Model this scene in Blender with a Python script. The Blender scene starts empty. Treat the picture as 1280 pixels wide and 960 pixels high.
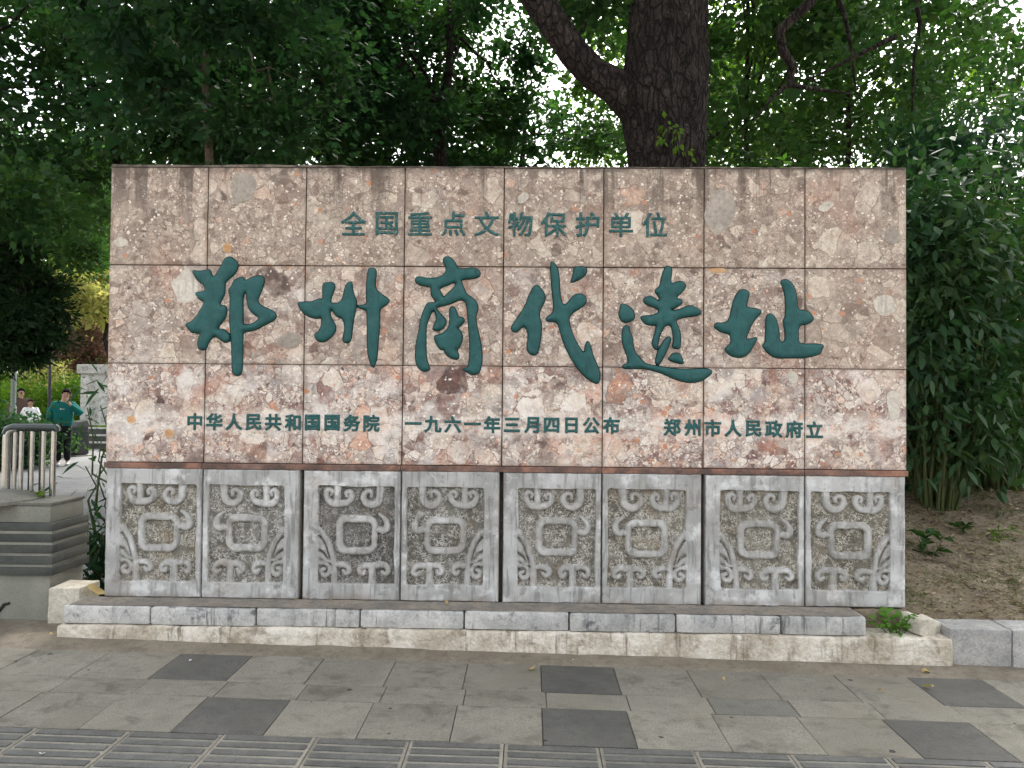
import bpy, bmesh, math, random
import numpy as np
from mathutils import Vector, Matrix, Euler

# ------------------------------------------------------------------ camera, sky, sun, exposure
S = bpy.context.scene
COL = S.collection
cam_data = bpy.data.cameras.new('camera')
cam_data.sensor_width = 36.0
cam_data.lens = 961.0 / 1280.0 * 36.0
cam_data.clip_start = 0.05
cam_data.clip_end = 2000
cam = bpy.data.objects.new('camera', cam_data)
COL.objects.link(cam)
YAW, PITCH, ROLL = 0.0217, 0.0209, 0.0091
_f = Vector((-math.sin(YAW) * math.cos(PITCH), math.cos(YAW) * math.cos(PITCH), math.sin(PITCH)))
_r = Vector((math.cos(YAW), math.sin(YAW), 0))
_u = _r.cross(_f)
_r2 = _r * math.cos(ROLL) + _u * math.sin(ROLL)
_u2 = -_r * math.sin(ROLL) + _u * math.cos(ROLL)
cam.matrix_world = Matrix(((_r2.x, _u2.x, -_f.x, 0.1618), (_r2.y, _u2.y, -_f.y, -4.7231),
                           (_r2.z, _u2.z, -_f.z, 1.48), (0, 0, 0, 1)))
S.camera = cam

SUN_EL, SUN_AZ = math.radians(52), math.radians(12)     # azimuth from +Y (behind the wall) towards +X
world = bpy.data.worlds.new('World')
S.world = world
world.use_nodes = True
wn = world.node_tree.nodes
sky = wn.new('ShaderNodeTexSky')
sky.sky_type = 'NISHITA'
sky.sun_disc = False
sky.sun_elevation = SUN_EL
sky.sun_rotation = SUN_AZ
sky.air_density = 1.0
sky.dust_density = 5.0
sky.ozone_density = 1.0
wn['Background'].inputs['Strength'].default_value = 0.15
hz = wn.new('ShaderNodeHueSaturation')                  # bright hazy sky, hardly blue
hz.inputs['Saturation'].default_value = 0.22
world.node_tree.links.new(sky.outputs[0], hz.inputs['Color'])
world.node_tree.links.new(hz.outputs[0], wn['Background'].inputs['Color'])
sun_data = bpy.data.lights.new('sun', 'SUN')
sun_data.energy = 1.5
sun_data.angle = math.radians(12)
sun_data.color = (1.0, 0.95, 0.86)
sun = bpy.data.objects.new('sun', sun_data)
COL.objects.link(sun)
sun.rotation_euler = (math.radians(90) - SUN_EL, 0, math.pi - SUN_AZ)
sun.location = (8, 15, 20)
vs = S.view_settings
vs.view_transform = 'Standard'
vs.look = 'None'
vs.gamma = 1.0
vs.use_curve_mapping = False
vs.exposure = 2.1
S.cycles.max_bounces = 4
S.cycles.diffuse_bounces = 2
S.cycles.glossy_bounces = 2
S.cycles.transparent_max_bounces = 4
S.cycles.use_adaptive_sampling = True
S.cycles.adaptive_threshold = 0.03
S.cycles.sample_clamp_indirect = 6

# ------------------------------------------------------------------ helpers
def put(name, me, mat=None, parent=None, label=None, cat=None, group=None, kind=None, loc=None, rot=None):
    o = bpy.data.objects.new(name, me)
    COL.objects.link(o)
    if mat is not None and me is not None and len(me.materials) == 0:
        me.materials.append(mat)
    if parent is not None:
        o.parent = parent
    if label: o['label'] = label
    if cat: o['category'] = cat
    if group: o['group'] = group
    if kind: o['kind'] = kind
    if loc is not None: o.location = loc
    if rot is not None: o.rotation_euler = rot
    return o

def empty(name, loc, label, cat, group=None, rz=0.0):
    return put(name, None, None, None, label, cat, group, None, loc, (0, 0, rz))

def mesh_np(name, V, F, smooth=False):
    """V (n,3), F (m,k) arrays, one face size."""
    V = np.asarray(V, np.float32); F = np.asarray(F, np.int32)
    me = bpy.data.meshes.new(name)
    me.vertices.add(len(V)); me.vertices.foreach_set('co', V.ravel())
    k = F.shape[1]
    me.loops.add(F.size); me.loops.foreach_set('vertex_index', F.ravel())
    me.polygons.add(len(F))
    me.polygons.foreach_set('loop_start', np.arange(0, F.size, k, dtype=np.int32))
    me.polygons.foreach_set('loop_total', np.full(len(F), k, np.int32))
    if smooth:
        me.polygons.foreach_set('use_smooth', np.ones(len(F), bool))
    me.update(calc_edges=True)
    return me

class MB:
    def __init__(s): s.v = []; s.f = []
    def raw(s, V, F):
        n = len(s.v); s.v += [tuple(p) for p in V]; s.f += [tuple(i + n for i in q) for q in F]; return s
    def box(s, x0, x1, y0, y1, z0, z1, b=0.0):
        bm = bmesh.new()
        bmesh.ops.create_cube(bm, size=1)
        for v in bm.verts:
            v.co = ((x0 + x1) / 2 + v.co.x * (x1 - x0), (y0 + y1) / 2 + v.co.y * (y1 - y0), (z0 + z1) / 2 + v.co.z * (z1 - z0))
        if b > 0:
            bmesh.ops.bevel(bm, geom=bm.edges[:], offset=b, segments=2, affect='EDGES', profile=0.6)
        s.bm(bm); return s
    def bm(s, bm):
        bm.verts.ensure_lookup_table()
        for i, v in enumerate(bm.verts): v.index = i
        s.raw([v.co[:] for v in bm.verts], [[v.index for v in f.verts] for f in bm.faces]); bm.free()
    def tube(s, P, Rr, n=8, cap=True, wob=0.0, rng=None):
        P = [Vector(p) for p in P]; V = []; F = []
        up = Vector((0, 0, 1)); prev = None
        for i, p in enumerate(P):
            t = (P[min(i + 1, len(P) - 1)] - P[max(i - 1, 0)]).normalized()
            if prev is None:
                a = t.cross(up)
                if a.length < 0.1: a = t.cross(Vector((1, 0, 0)))
            else:
                a = prev - t * prev.dot(t)
            a.normalize(); prev = a; b = t.cross(a)
            r = Rr[i] if hasattr(Rr, '__len__') else Rr
            for k in range(n):
                an = 2 * math.pi * k / n
                rr = r * (1 + (rng.uniform(-wob, wob) if rng else 0))
                V.append(p + a * math.cos(an) * rr + b * math.sin(an) * rr)
        for i in range(len(P) - 1):
            for k in range(n):
                F.append((i * n + k, i * n + (k + 1) % n, (i + 1) * n + (k + 1) % n, (i + 1) * n + k))
        if cap:
            F.append(tuple(range(n))[::-1]); F.append(tuple((len(P) - 1) * n + k for k in range(n)))
        s.raw(V, F); return s
    def lathe(s, prof, n=20, c=(0, 0, 0)):
        V = []; F = []
        for r, z in prof:
            for k in range(n):
                a = 2 * math.pi * k / n; V.append((c[0] + r * math.cos(a), c[1] + r * math.sin(a), c[2] + z))
        for i in range(len(prof) - 1):
            for k in range(n):
                F.append((i * n + k, i * n + (k + 1) % n, (i + 1) * n + (k + 1) % n, (i + 1) * n + k))
        F.append(tuple(range(n))[::-1]); F.append(tuple((len(prof) - 1) * n + k for k in range(n)))
        s.raw(V, F); return s
    def mesh(s, name, smooth=False):
        me = bpy.data.meshes.new(name); me.from_pydata(s.v, [], s.f); me.update()
        if smooth:
            for p in me.polygons: p.use_smooth = True
            try: me.set_sharp_from_angle(angle=math.radians(smooth if smooth > 1 else 40))
            except Exception: pass
        return me
    def build(s, name, mat, parent=None, smooth=False, **k):
        return put(name, s.mesh(name, smooth), mat, parent, **k)

# ---- value noise for geometry
def vnoise(x, y, seed=0):
    def h(i, j): 
        v = np.sin(i * 127.1 + j * 311.7 + seed * 74.7) * 43758.5453
        return v - np.floor(v)
    xi = np.floor(x); yi = np.floor(y); xf = x - xi; yf = y - yi
    u = xf * xf * (3 - 2 * xf); v = yf * yf * (3 - 2 * yf)
    return (h(xi, yi) * (1 - u) + h(xi + 1, yi) * u) * (1 - v) + (h(xi, yi + 1) * (1 - u) + h(xi + 1, yi + 1) * u) * v
def fbm(x, y, seed=0, o=4):
    s = 0; a = 0.5
    for k in range(o):
        s = s + a * (vnoise(x * 2 ** k, y * 2 ** k, seed + k) - 0.5); a *= 0.5
    return s
def sstep(a, b, x):
    t = np.clip((x - a) / (b - a), 0, 1); return t * t * (3 - 2 * t)

# ------------------------------------------------------------------ materials
class NT:
    def __init__(s, name):
        s.m = bpy.data.materials.new(name); s.m.use_nodes = True
        s.t = s.m.node_tree; s.n = s.t.nodes; s.p = s.n['Principled BSDF']; s.out = s.n['Material Output']
    def new(s, typ, ins=None, **kw):
        nd = s.n.new(typ)
        for k, v in kw.items(): setattr(nd, k, v)
        for k, v in (ins or {}).items(): s.set(nd.inputs[k], v)
        return nd
    def set(s, sock, v):
        if isinstance(v, bpy.types.NodeSocket): s.t.links.new(v, sock)
        elif isinstance(v, (tuple, list)) and len(v) == 3 and sock.type == 'RGBA': sock.default_value = (*v, 1)
        else: sock.default_value = v
    def math(s, op, a, b=None, c=None, clamp=False):
        nd = s.new('ShaderNodeMath', operation=op, use_clamp=clamp)
        for i, v in enumerate((a, b, c)):
            if v is not None: s.set(nd.inputs[i], v)
        return nd.outputs[0]
    def vmath(s, op, a, b=None, scale=None):
        nd = s.new('ShaderNodeVectorMath', operation=op); s.set(nd.inputs[0], a)
        if b is not None: s.set(nd.inputs[1], b)
        if scale is not None: s.set(nd.inputs['Scale'], scale)
        return nd.outputs[0]
    def mix(s, fac, a, b, mode='MIX'):
        nd = s.new('ShaderNodeMix', data_type='RGBA', blend_type=mode)
        s.set(nd.inputs[0], fac); s.set(nd.inputs[6], a); s.set(nd.inputs[7], b); return nd.outputs[2]
    def ramp(s, fac, stops, interp='LINEAR'):
        nd = s.new('ShaderNodeValToRGB'); cr = nd.color_ramp; cr.interpolation = interp
        while len(cr.elements) < len(stops): cr.elements.new(0.5)
        for e, (p, c) in zip(cr.elements, stops):
            e.position = p; e.color = (*c, 1) if len(c) == 3 else c
        s.set(nd.inputs[0], fac); return nd.outputs[0]
    def grey(s, fac, a, b):
        nd = s.new('ShaderNodeMapRange', interpolation_type='SMOOTHSTEP'); s.set(nd.inputs[0], fac)
        nd.inputs[1].default_value = a; nd.inputs[2].default_value = b; return nd.outputs[0]
    def noise(s, vec, scale, det=4, rough=0.55, dist=0.0, col=False):
        nd = s.new('ShaderNodeTexNoise', {'Scale': scale, 'Detail': det, 'Roughness': rough, 'Distortion': dist})
        if vec is not None: s.set(nd.inputs['Vector'], vec)
        return nd.outputs['Color' if col else 'Fac']
    def vor(s, vec, scale, feature='F1', rnd=1.0, metric='EUCLIDEAN'):
        nd = s.new('ShaderNodeTexVoronoi', {'Scale': scale, 'Randomness': rnd}, feature=feature)
        if feature != 'DISTANCE_TO_EDGE': nd.distance = metric
        s.set(nd.inputs['Vector'], vec); return nd
    def scl(s, vec, x, y, z):
        nd = s.new('ShaderNodeMapping', {'Scale': (x, y, z)}); s.set(nd.inputs['Vector'], vec); return nd.outputs[0]
    def bump(s, h, strength, dist=0.01):
        nd = s.new('ShaderNodeBump', {'Strength': strength, 'Distance': dist}); s.set(nd.inputs['Height'], h)
        s.t.links.new(nd.outputs[0], s.p.inputs['Normal']); return nd.outputs[0]
    def fin(s, col, rough=0.7, spec=0.3, metal=0.0):
        s.set(s.p.inputs['Base Color'], col); s.set(s.p.inputs['Roughness'], rough)
        s.p.inputs['Specular IOR Level'].default_value = spec; s.p.inputs['Metallic'].default_value = metal
        return s.m
    def objco(s, k=60.0):
        tc = s.new('ShaderNodeTexCoord').outputs['Object']
        oi = s.new('ShaderNodeObjectInfo')
        r = s.math('MULTIPLY', oi.outputs['Random'], k)
        cb = s.new('ShaderNodeCombineXYZ', {0: r, 1: s.math('MULTIPLY', r, 1.7), 2: s.math('MULTIPLY', r, -2.3)})
        return s.vmath('ADD', tc, cb.outputs[0]), oi
    def pos(s): return s.new('ShaderNodeNewGeometry').outputs['Position']

def mottled(name, c1, c2, scale=4.0, rough=0.8, bump=0.3, fine=60.0, dark=None, darkat=(0.55, 0.7), spec=0.25, tint=0.25, usepos=False, c3=None, bdist=0.01, streak=None, spots=None, rnd=0.3, soil=None):
    t = NT(name)
    if usepos: v = t.pos(); oi = None
    else: v, oi = t.objco()
    n1 = t.noise(v, scale, 6, 0.62); n2 = t.noise(v, fine, 3, 0.6); n3 = t.noise(v, scale * 4.3, 5, 0.65)
    c = t.mix(t.grey(n1, 0.35, 0.65), c1, c2)
    c = t.mix(t.math('MULTIPLY', t.grey(n3, 0.45, 0.7), 0.5), c, c3 or tuple(x * 0.62 for x in c1))
    c = t.mix(tint, c, t.mix(t.grey(n2, 0.3, 0.7), (0.25, 0.25, 0.25), (0.75, 0.75, 0.75)), 'OVERLAY')
    if dark: c = t.mix(t.grey(t.noise(v, scale * 1.7, 7, 0.7, 0.3), *darkat), c, dark)
    if soil:
        W = t.pos()
        c = t.mix(t.math('MULTIPLY', t.grey(t.noise(W, 1.3, 7, 0.68, 0.4), 0.46, 0.66), 0.65), c, soil)
        c = t.mix(t.math('MULTIPLY', t.grey(t.noise(t.scl(W, 1, 3, 1), 2.6, 7, 0.7), 0.55, 0.72), 0.6), c, tuple(q * 0.5 for q in soil))
        c = t.mix(t.math('MULTIPLY', t.grey(t.noise(W, 240, 2, 0.6), 0.66, 0.74), 0.55), c, (0.3, 0.29, 0.26))
    if streak:
        sn = t.noise(t.scl(v, 26, 6, 2.4), 1.0, 6, 0.65)
        c = t.mix(t.math('MULTIPLY', t.grey(sn, 0.52, 0.68), t.grey(t.noise(v, 3.1, 4), 0.42, 0.58)), c, streak)
    if spots:
        sv = t.vor(t.vmath('ADD', v, t.vmath('SCALE', t.noise(v, 40, 2, col=True), scale=0.02)), 7.0)
        sh = t.new('ShaderNodeSeparateColor', {0: sv.outputs['Color']}).outputs
        c = t.mix(t.math('MULTIPLY', t.math('GREATER_THAN', sh[0], 0.6), t.math('LESS_THAN', sv.outputs['Distance'], t.math('MULTIPLY', sh[1], 0.13))), c, spots)
    if oi is not None:
        k = t.math('MULTIPLY_ADD', oi.outputs['Random'], rnd, 1 - rnd / 2)
        cb = t.new('ShaderNodeCombineColor', {0: k, 1: k, 2: k}).outputs[0]
        c = t.mix(1.0, c, cb, 'MULTIPLY')
    t.bump(t.math('ADD', t.math('MULTIPLY', n2, 0.5), n3), bump, bdist)
    return t.fin(c, rough, spec)

def plain(name, col, rough=0.5, spec=0.4, metal=0.0, var=0.15, scale=30):
    t = NT(name); v, oi = t.objco()
    n = t.noise(v, scale, 4)
    c = t.mix(t.grey(n, 0.3, 0.7), tuple(x * (1 - var) for x in col), tuple(min(1, x * (1 + var)) for x in col))
    return t.fin(c, rough, spec, metal)

def leafmat(name, c1, c2, c3, trans=0.35, rough=0.6, spec=0.12, tcol=(1.2, 1.75, 0.6)):
    t = NT(name)
    r = t.new('ShaderNodeNewGeometry').outputs['Random Per Island']
    c = t.ramp(r, [(0.0, c1), (0.5, c2), (0.85, c2), (1.0, c3)])
    c = t.mix(t.math('MULTIPLY', t.grey(t.noise(t.pos(), 0.9, 3), 0.35, 0.65), 0.45), c, c3)
    m = t.fin(c, rough, spec)
    tr = t.new('ShaderNodeBsdfTranslucent')
    tc = t.mix(1.0, c, tcol, 'MULTIPLY'); t.set(tr.inputs['Color'], tc)
    mx = t.new('ShaderNodeMixShader', {0: trans})
    t.t.links.new(t.p.outputs[0], mx.inputs[1]); t.t.links.new(tr.outputs[0], mx.inputs[2])
    t.t.links.new(mx.outputs[0], t.out.inputs['Surface'])
    return m

def breccia():
    t = NT('breccia stone')
    v0, oi = t.objco(37.0)
    rgb = t.new('ShaderNodeSeparateColor'); t.set(rgb.inputs[0], oi.outputs['Color'])
    vividness, red, big = rgb.outputs[0], rgb.outputs[1], rgb.outputs[2]
    w = t.vmath('SUBTRACT', t.noise(v0, 7, 4, 0.6, col=True), (0.5, 0.5, 0.5))
    v = t.vmath('ADD', v0, t.vmath('SCALE', w, scale=0.075))
    w2 = t.vmath('SUBTRACT', t.noise(v0, 40, 3, 0.6, col=True), (0.5, 0.5, 0.5))
    v = t.vmath('ADD', v, t.vmath('SCALE', w2, scale=0.012))
    def hsh(nd):
        s_ = t.new('ShaderNodeSeparateColor'); t.set(s_.inputs[0], nd.outputs['Color']); return s_.outputs
    taupe = [(0.0, (0.1, 0.072, 0.058)), (0.08, (0.25, 0.19, 0.155)), (0.28, (0.36, 0.29, 0.24)), (0.5, (0.43, 0.355, 0.295)),
             (0.68, (0.475, 0.4, 0.335)), (0.82, (0.54, 0.465, 0.385)), (0.94, (0.68, 0.61, 0.52)), (1.0, (0.47, 0.3, 0.22))]
    vivid = [(0.0, (0.1, 0.06, 0.055)), (0.1, (0.27, 0.17, 0.15)), (0.24, (0.38, 0.34, 0.32)), (0.42, (0.54, 0.48, 0.44)),
             (0.6, (0.66, 0.58, 0.51)), (0.78, (0.76, 0.71, 0.65)), (0.9, (0.7, 0.58, 0.5)), (1.0, (0.58, 0.3, 0.19))]
    vs_ = t.vor(v, 95); h = hsh(vs_)
    fine_t = t.ramp(h[0], taupe); fine_v = t.ramp(h[0], vivid)
    base = t.mix(vividness, fine_t, fine_v)
    matrix = t.mix(vividness, (0.31, 0.25, 0.215), t.mix(t.grey(t.noise(v0, 5, 4), 0.45, 0.65), (0.5, 0.4, 0.35), (0.22, 0.13, 0.11)))
    base = t.mix(t.grey(t.noise(v0, 12, 5), 0.42, 0.6), base, matrix)
    for sc, lo, edge in ((40, 0.42, 0.05), (18, 0.58, 0.035), (8, 0.74, 0.02)):
        a = t.vor(v, sc); hh = hsh(a); e = t.vor(v, sc, 'DISTANCE_TO_EDGE').outputs['Distance']
        thr = lo if sc > 10 else t.math('SUBTRACT', 0.94, t.math('MULTIPLY', big, 0.3))
        on = t.math('GREATER_THAN', hh[1], thr)
        m = t.math('MULTIPLY', on, t.grey(t.math('ADD', e, t.math('MULTIPLY_ADD', t.noise(v0, sc * 5, 3), 0.06, -0.03)), edge * 0.4, edge * 2.2))
        cc = t.mix(vividness, t.ramp(hh[0], taupe), t.ramp(hh[0], vivid))
        g = t.noise(v0, sc * 2.6, 6, 0.72, 0.5)
        cc = t.mix(0.9, cc, t.mix(t.grey(g, 0.28, 0.72), (0.24, 0.24, 0.24), (0.76, 0.76, 0.76)), 'OVERLAY')
        cc = t.mix(t.math('MULTIPLY', t.grey(t.noise(v0, sc * 1.3, 4, 0.6), 0.5, 0.62), 0.4), cc, base)
        halo = t.math('MULTIPLY', t.math('MULTIPLY', on, t.grey(e, 0.0, edge * 0.9)), t.math('SUBTRACT', 1.0, m))
        base = t.mix(t.math('MULTIPLY', halo, 0.6), base, (0.16, 0.11, 0.09))
        base = t.mix(m, base, cc)
        ln = t.math('MULTIPLY', t.math('SUBTRACT', 1.0, t.grey(e, edge * 0.2, edge * 1.0)), t.grey(t.noise(v0, 11, 4), 0.42, 0.58))
        base = t.mix(t.math('MULTIPLY', ln, 0.8 if sc < 40 else 0.5), base, t.mix(vividness, (0.15, 0.105, 0.08), (0.17, 0.075, 0.06)))
    # scattered white chips and rust chips
    a = t.vor(v, 60); hh = hsh(a)
    base = t.mix(t.math('MULTIPLY', t.math('GREATER_THAN', hh[2], 0.93), t.math('LESS_THAN', a.outputs['Distance'], 0.45)), base, (0.8, 0.74, 0.66))
    a = t.vor(v, 30); hh = hsh(a)
    base = t.mix(t.math('MULTIPLY', t.math('GREATER_THAN', hh[2], t.math('MULTIPLY_ADD', vividness, -0.016, 0.993)), t.math('LESS_THAN', a.outputs['Distance'], 0.5)), base, (0.5, 0.23, 0.13))
    # red-brown iron veins, pale chalky blooms, thin pale veins
    nz = t.noise(t.scl(v0, 1, 1, 0.6), 3.4, 6, 0.65, 0.6)
    base = t.mix(t.math('MULTIPLY', t.grey(nz, 0.57, 0.68), red), base, (0.32, 0.12, 0.075), 'MIX')
    nw = t.noise(v0, 4.6, 6, 0.62)
    base = t.mix(t.math('MULTIPLY', t.grey(nw, 0.52, 0.66), t.math('MULTIPLY', vividness, 0.6)), base, (0.84, 0.82, 0.8))
    ng = t.noise(t.vmath('ADD', v0, (5, 3, 1)), 4.0, 6, 0.62)
    base = t.mix(t.math('MULTIPLY', t.grey(ng, 0.58, 0.7), t.math('MULTIPLY', vividness, 0.6)), base, (0.3, 0.29, 0.3))
    crk = t.vor(t.vmath('ADD', v0, t.vmath('SCALE', w, scale=0.35)), 3.2, 'DISTANCE_TO_EDGE').outputs['Distance']
    crm = t.math('MULTIPLY', t.math('LESS_THAN', crk, 0.006), t.grey(t.noise(v0, 3, 3), 0.5, 0.56))
    base = t.mix(t.math('MULTIPLY', crm, 0.7), base, (0.13, 0.09, 0.08))
    # soft washes of iron rust, cream and umber that run across whole slabs
    PP = t.pos()
    base = t.mix(t.math('MULTIPLY', t.grey(t.noise(PP, 2.1, 6, 0.62, 0.5), 0.52, 0.68), t.math('MULTIPLY_ADD', vividness, 0.3, 0.16)), base, (0.56, 0.27, 0.17))
    base = t.mix(t.math('MULTIPLY', t.grey(t.noise(t.vmath('ADD', PP, (9, 4, 2)), 2.7, 6, 0.65, 0.4), 0.52, 0.66), t.math('MULTIPLY_ADD', vividness, 0.3, 0.2)), base, (0.74, 0.65, 0.54))
    base = t.mix(t.math('MULTIPLY', t.grey(t.noise(t.vmath('ADD', PP, (3, 8, 7)), 3.1, 7, 0.68, 0.6), 0.55, 0.68), t.math('MULTIPLY_ADD', vividness, 0.35, 0.25)), base, (0.17, 0.12, 0.105))
    ob = t.new('ShaderNodeSeparateXYZ', {0: t.new('ShaderNodeTexCoord').outputs['Object']})
    ed = t.math('MAXIMUM', t.math('ABSOLUTE', ob.outputs[0]), t.math('ABSOLUTE', ob.outputs[2]))
    ed = t.math('ADD', ed, t.math('MULTIPLY_ADD', t.noise(PP, 16, 5, 0.7), 0.05, -0.025))
    base = t.mix(t.math('MULTIPLY', t.grey(ed, 0.283, 0.306), 0.38), base, (0.17, 0.115, 0.085))
    # grey-brown film: stronger on the upper courses, dark run-off below the coping
    P = t.pos(); z = t.new('ShaderNodeSeparateXYZ', {0: P}).outputs[2]
    film = t.math('MULTIPLY', t.math('SUBTRACT', 1.0, vividness), t.math('MULTIPLY_ADD', t.noise(P, 2.5, 5), 0.35, 0.0))
    base = t.mix(film, base, (0.37, 0.305, 0.25))
    st = t.noise(t.scl(P, 7, 1, 0.5), 1.0, 5, 0.65)
    run = t.math('MULTIPLY', t.grey(st, 0.51, 0.6), t.grey(z, 2.46, 2.93))
    base = t.mix(t.math('MULTIPLY', run, 0.85), base, (0.09, 0.066, 0.05))
    top = t.math('MULTIPLY', t.grey(z, 2.86, 2.91), t.grey(t.noise(P, 14, 4), 0.3, 0.6))
    base = t.mix(t.math('MULTIPLY', top, 0.7), base, (0.09, 0.075, 0.06))
    # chalk smears left round the lower inscription
    dz = t.math('ABSOLUTE', t.math('SUBTRACT', z, 1.328))
    sm = t.math('MULTIPLY', t.math('SUBTRACT', 1.0, t.grey(dz, 0.03, 0.1)), t.grey(t.noise(t.scl(P, 1, 1, 2.5), 7, 6, 0.7), 0.38, 0.6))
    base = t.mix(t.math('MULTIPLY', sm, 0.7), base, (0.8, 0.76, 0.71))
    base = t.mix(0.5, base, t.mix(t.grey(t.noise(v0, 170, 4, 0.7), 0.3, 0.7), (0.3, 0.3, 0.3), (0.7, 0.7, 0.7)), 'OVERLAY')
    base = t.mix(1.0, base, (1.08, 1.045, 1.0), 'MULTIPLY')
    t.bump(t.math('ADD', t.noise(v0, 55, 5, 0.7), h[0]), 0.18, 0.004)
    return t.fin(base, t.math('MULTIPLY_ADD', t.noise(v0, 20, 3), 0.25, 0.42), 0.3)

def carved(name, ground):
    t = NT(name); v, oi = t.objco(); P = t.pos()
    n1 = t.noise(v, 5, 6, 0.6); g = t.noise(t.scl(v, 24, 24, 2.2), 1.6, 5, 0.6); f = t.noise(v, 130, 3, 0.6)
    z = t.new('ShaderNodeSeparateXYZ', {0: P}).outputs[2]
    if not ground:
        c = t.mix(t.grey(n1, 0.35, 0.65), (0.35, 0.345, 0.325), (0.52, 0.515, 0.495))
        c = t.mix(t.math('MULTIPLY', t.grey(g, 0.5, 0.64), 0.7), c, (0.2, 0.195, 0.185))
        c = t.mix(t.math('MULTIPLY', t.grey(t.noise(v, 5.3, 6, 0.68), 0.51, 0.66), 0.8), c, (0.74, 0.735, 0.715))
        c = t.mix(t.math('MULTIPLY', t.grey(t.noise(v, 9.1, 6, 0.7), 0.55, 0.68), 0.7), c, (0.19, 0.18, 0.165))
        c = t.mix(t.math('MULTIPLY', t.grey(t.noise(t.scl(P, 1, 1, 1), 3.2, 5, 0.6), 0.52, 0.72), 0.5), c, (0.36, 0.29, 0.23))
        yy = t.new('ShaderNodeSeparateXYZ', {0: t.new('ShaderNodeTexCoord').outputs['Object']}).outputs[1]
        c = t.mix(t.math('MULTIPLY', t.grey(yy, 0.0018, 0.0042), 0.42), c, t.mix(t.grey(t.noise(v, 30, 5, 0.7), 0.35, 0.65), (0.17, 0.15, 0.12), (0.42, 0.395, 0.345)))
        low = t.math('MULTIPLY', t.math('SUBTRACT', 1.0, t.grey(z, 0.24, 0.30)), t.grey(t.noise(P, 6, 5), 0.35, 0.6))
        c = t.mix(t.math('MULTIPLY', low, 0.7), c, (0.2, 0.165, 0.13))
        sc = t.vor(t.vmath('ADD', v, t.vmath('SCALE', t.noise(v, 3, 2, col=True), scale=0.5)), 2.1, 'DISTANCE_TO_EDGE').outputs['Distance']
        c = t.mix(t.math('MULTIPLY', t.math('MULTIPLY', t.math('LESS_THAN', sc, 0.003), t.grey(t.noise(v, 4, 2), 0.55, 0.6)), 0.5), c, (0.75, 0.75, 0.74))
        t.bump(t.math('ADD', f, t.math('MULTIPLY', g, 1.2)), 0.25, 0.004)
        return t.fin(c, 0.62, 0.3)
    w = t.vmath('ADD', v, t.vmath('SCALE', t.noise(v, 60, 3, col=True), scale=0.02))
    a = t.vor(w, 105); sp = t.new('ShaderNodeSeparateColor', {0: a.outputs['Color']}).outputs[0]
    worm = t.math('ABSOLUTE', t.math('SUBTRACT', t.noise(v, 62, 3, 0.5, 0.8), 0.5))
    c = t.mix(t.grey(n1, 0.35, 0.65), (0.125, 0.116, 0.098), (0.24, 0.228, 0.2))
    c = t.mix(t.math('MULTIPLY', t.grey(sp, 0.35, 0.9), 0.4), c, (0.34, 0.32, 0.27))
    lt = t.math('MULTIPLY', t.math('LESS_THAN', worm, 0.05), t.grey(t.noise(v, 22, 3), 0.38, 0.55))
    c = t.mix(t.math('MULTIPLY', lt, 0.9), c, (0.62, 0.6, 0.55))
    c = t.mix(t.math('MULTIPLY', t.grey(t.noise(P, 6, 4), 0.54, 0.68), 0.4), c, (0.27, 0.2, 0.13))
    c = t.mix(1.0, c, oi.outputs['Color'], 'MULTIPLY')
    t.bump(t.math('SUBTRACT', sp, worm), 0.8, 0.006)
    return t.fin(c, 0.85, 0.2)

M = {}
M['breccia'] = breccia()
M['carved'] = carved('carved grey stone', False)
M['chisel'] = carved('chiselled ground', True)
M['grout'] = mottled('dark mortar', (0.075, 0.062, 0.05), (0.13, 0.11, 0.09), 12, 0.9, 0.4)
M['coping'] = mottled('weathered coping', (0.07, 0.058, 0.046), (0.2, 0.17, 0.14), 9, 0.9, 0.5, dark=(0.05, 0.045, 0.035))
M['redband'] = mottled('red stone band', (0.36, 0.17, 0.11), (0.16, 0.11, 0.095), 2.2, 0.6, 0.3, 40, c3=(0.45, 0.24, 0.16), usepos=True, dark=(0.105, 0.07, 0.058), darkat=(0.43, 0.6))
def paintmat(name, wear):
    t = NT(name); P = t.pos()
    n = t.noise(P, 22, 5, 0.6); n2 = t.noise(P, 120, 4, 0.6)
    c = t.mix(t.grey(n, 0.3, 0.7), (0.011, 0.075, 0.073), (0.018, 0.107, 0.102))
    c = t.mix(t.math('MULTIPLY', t.grey(n2, 0.55, 0.8), 0.3), c, (0.08, 0.2, 0.19))
    c = t.mix(t.math('MULTIPLY', t.grey(t.noise(P, 9, 6, 0.7), 0.48, 0.7), 0.35), c, (0.055, 0.13, 0.125))
    c = t.mix(t.math('MULTIPLY', t.grey(t.noise(P, 48, 6, 0.75), 0.63, 0.68), 0.7), c, (0.2, 0.22, 0.2))
    c = t.mix(t.math('MULTIPLY', t.grey(t.noise(t.scl(P, 1, 1, 0.25), 34, 5, 0.7), 0.56, 0.7), 0.5), c, (0.006, 0.03, 0.03))
    if wear: c = t.mix(t.math('MULTIPLY', t.grey(t.noise(P, 70, 5, 0.75), 0.54, 0.64), wear), c, (0.3, 0.36, 0.33))
    t.bump(t.math('ADD', n2, t.noise(t.scl(P, 1, 1, 0.2), 60, 4, 0.6)), 0.35, 0.005)
    return t.fin(c, t.math('MULTIPLY_ADD', n, 0.3, 0.42), 0.35)
M['paint'] = paintmat('dark green paint', 0.0)
M['paint_shadow'] = plain('dark shadow outline', (0.006, 0.022, 0.021), 0.7, 0.2)
M['paint_worn'] = paintmat('worn green paint', 0.6)
M['paint_small'] = paintmat('lightly worn green paint', 0.25)
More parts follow.
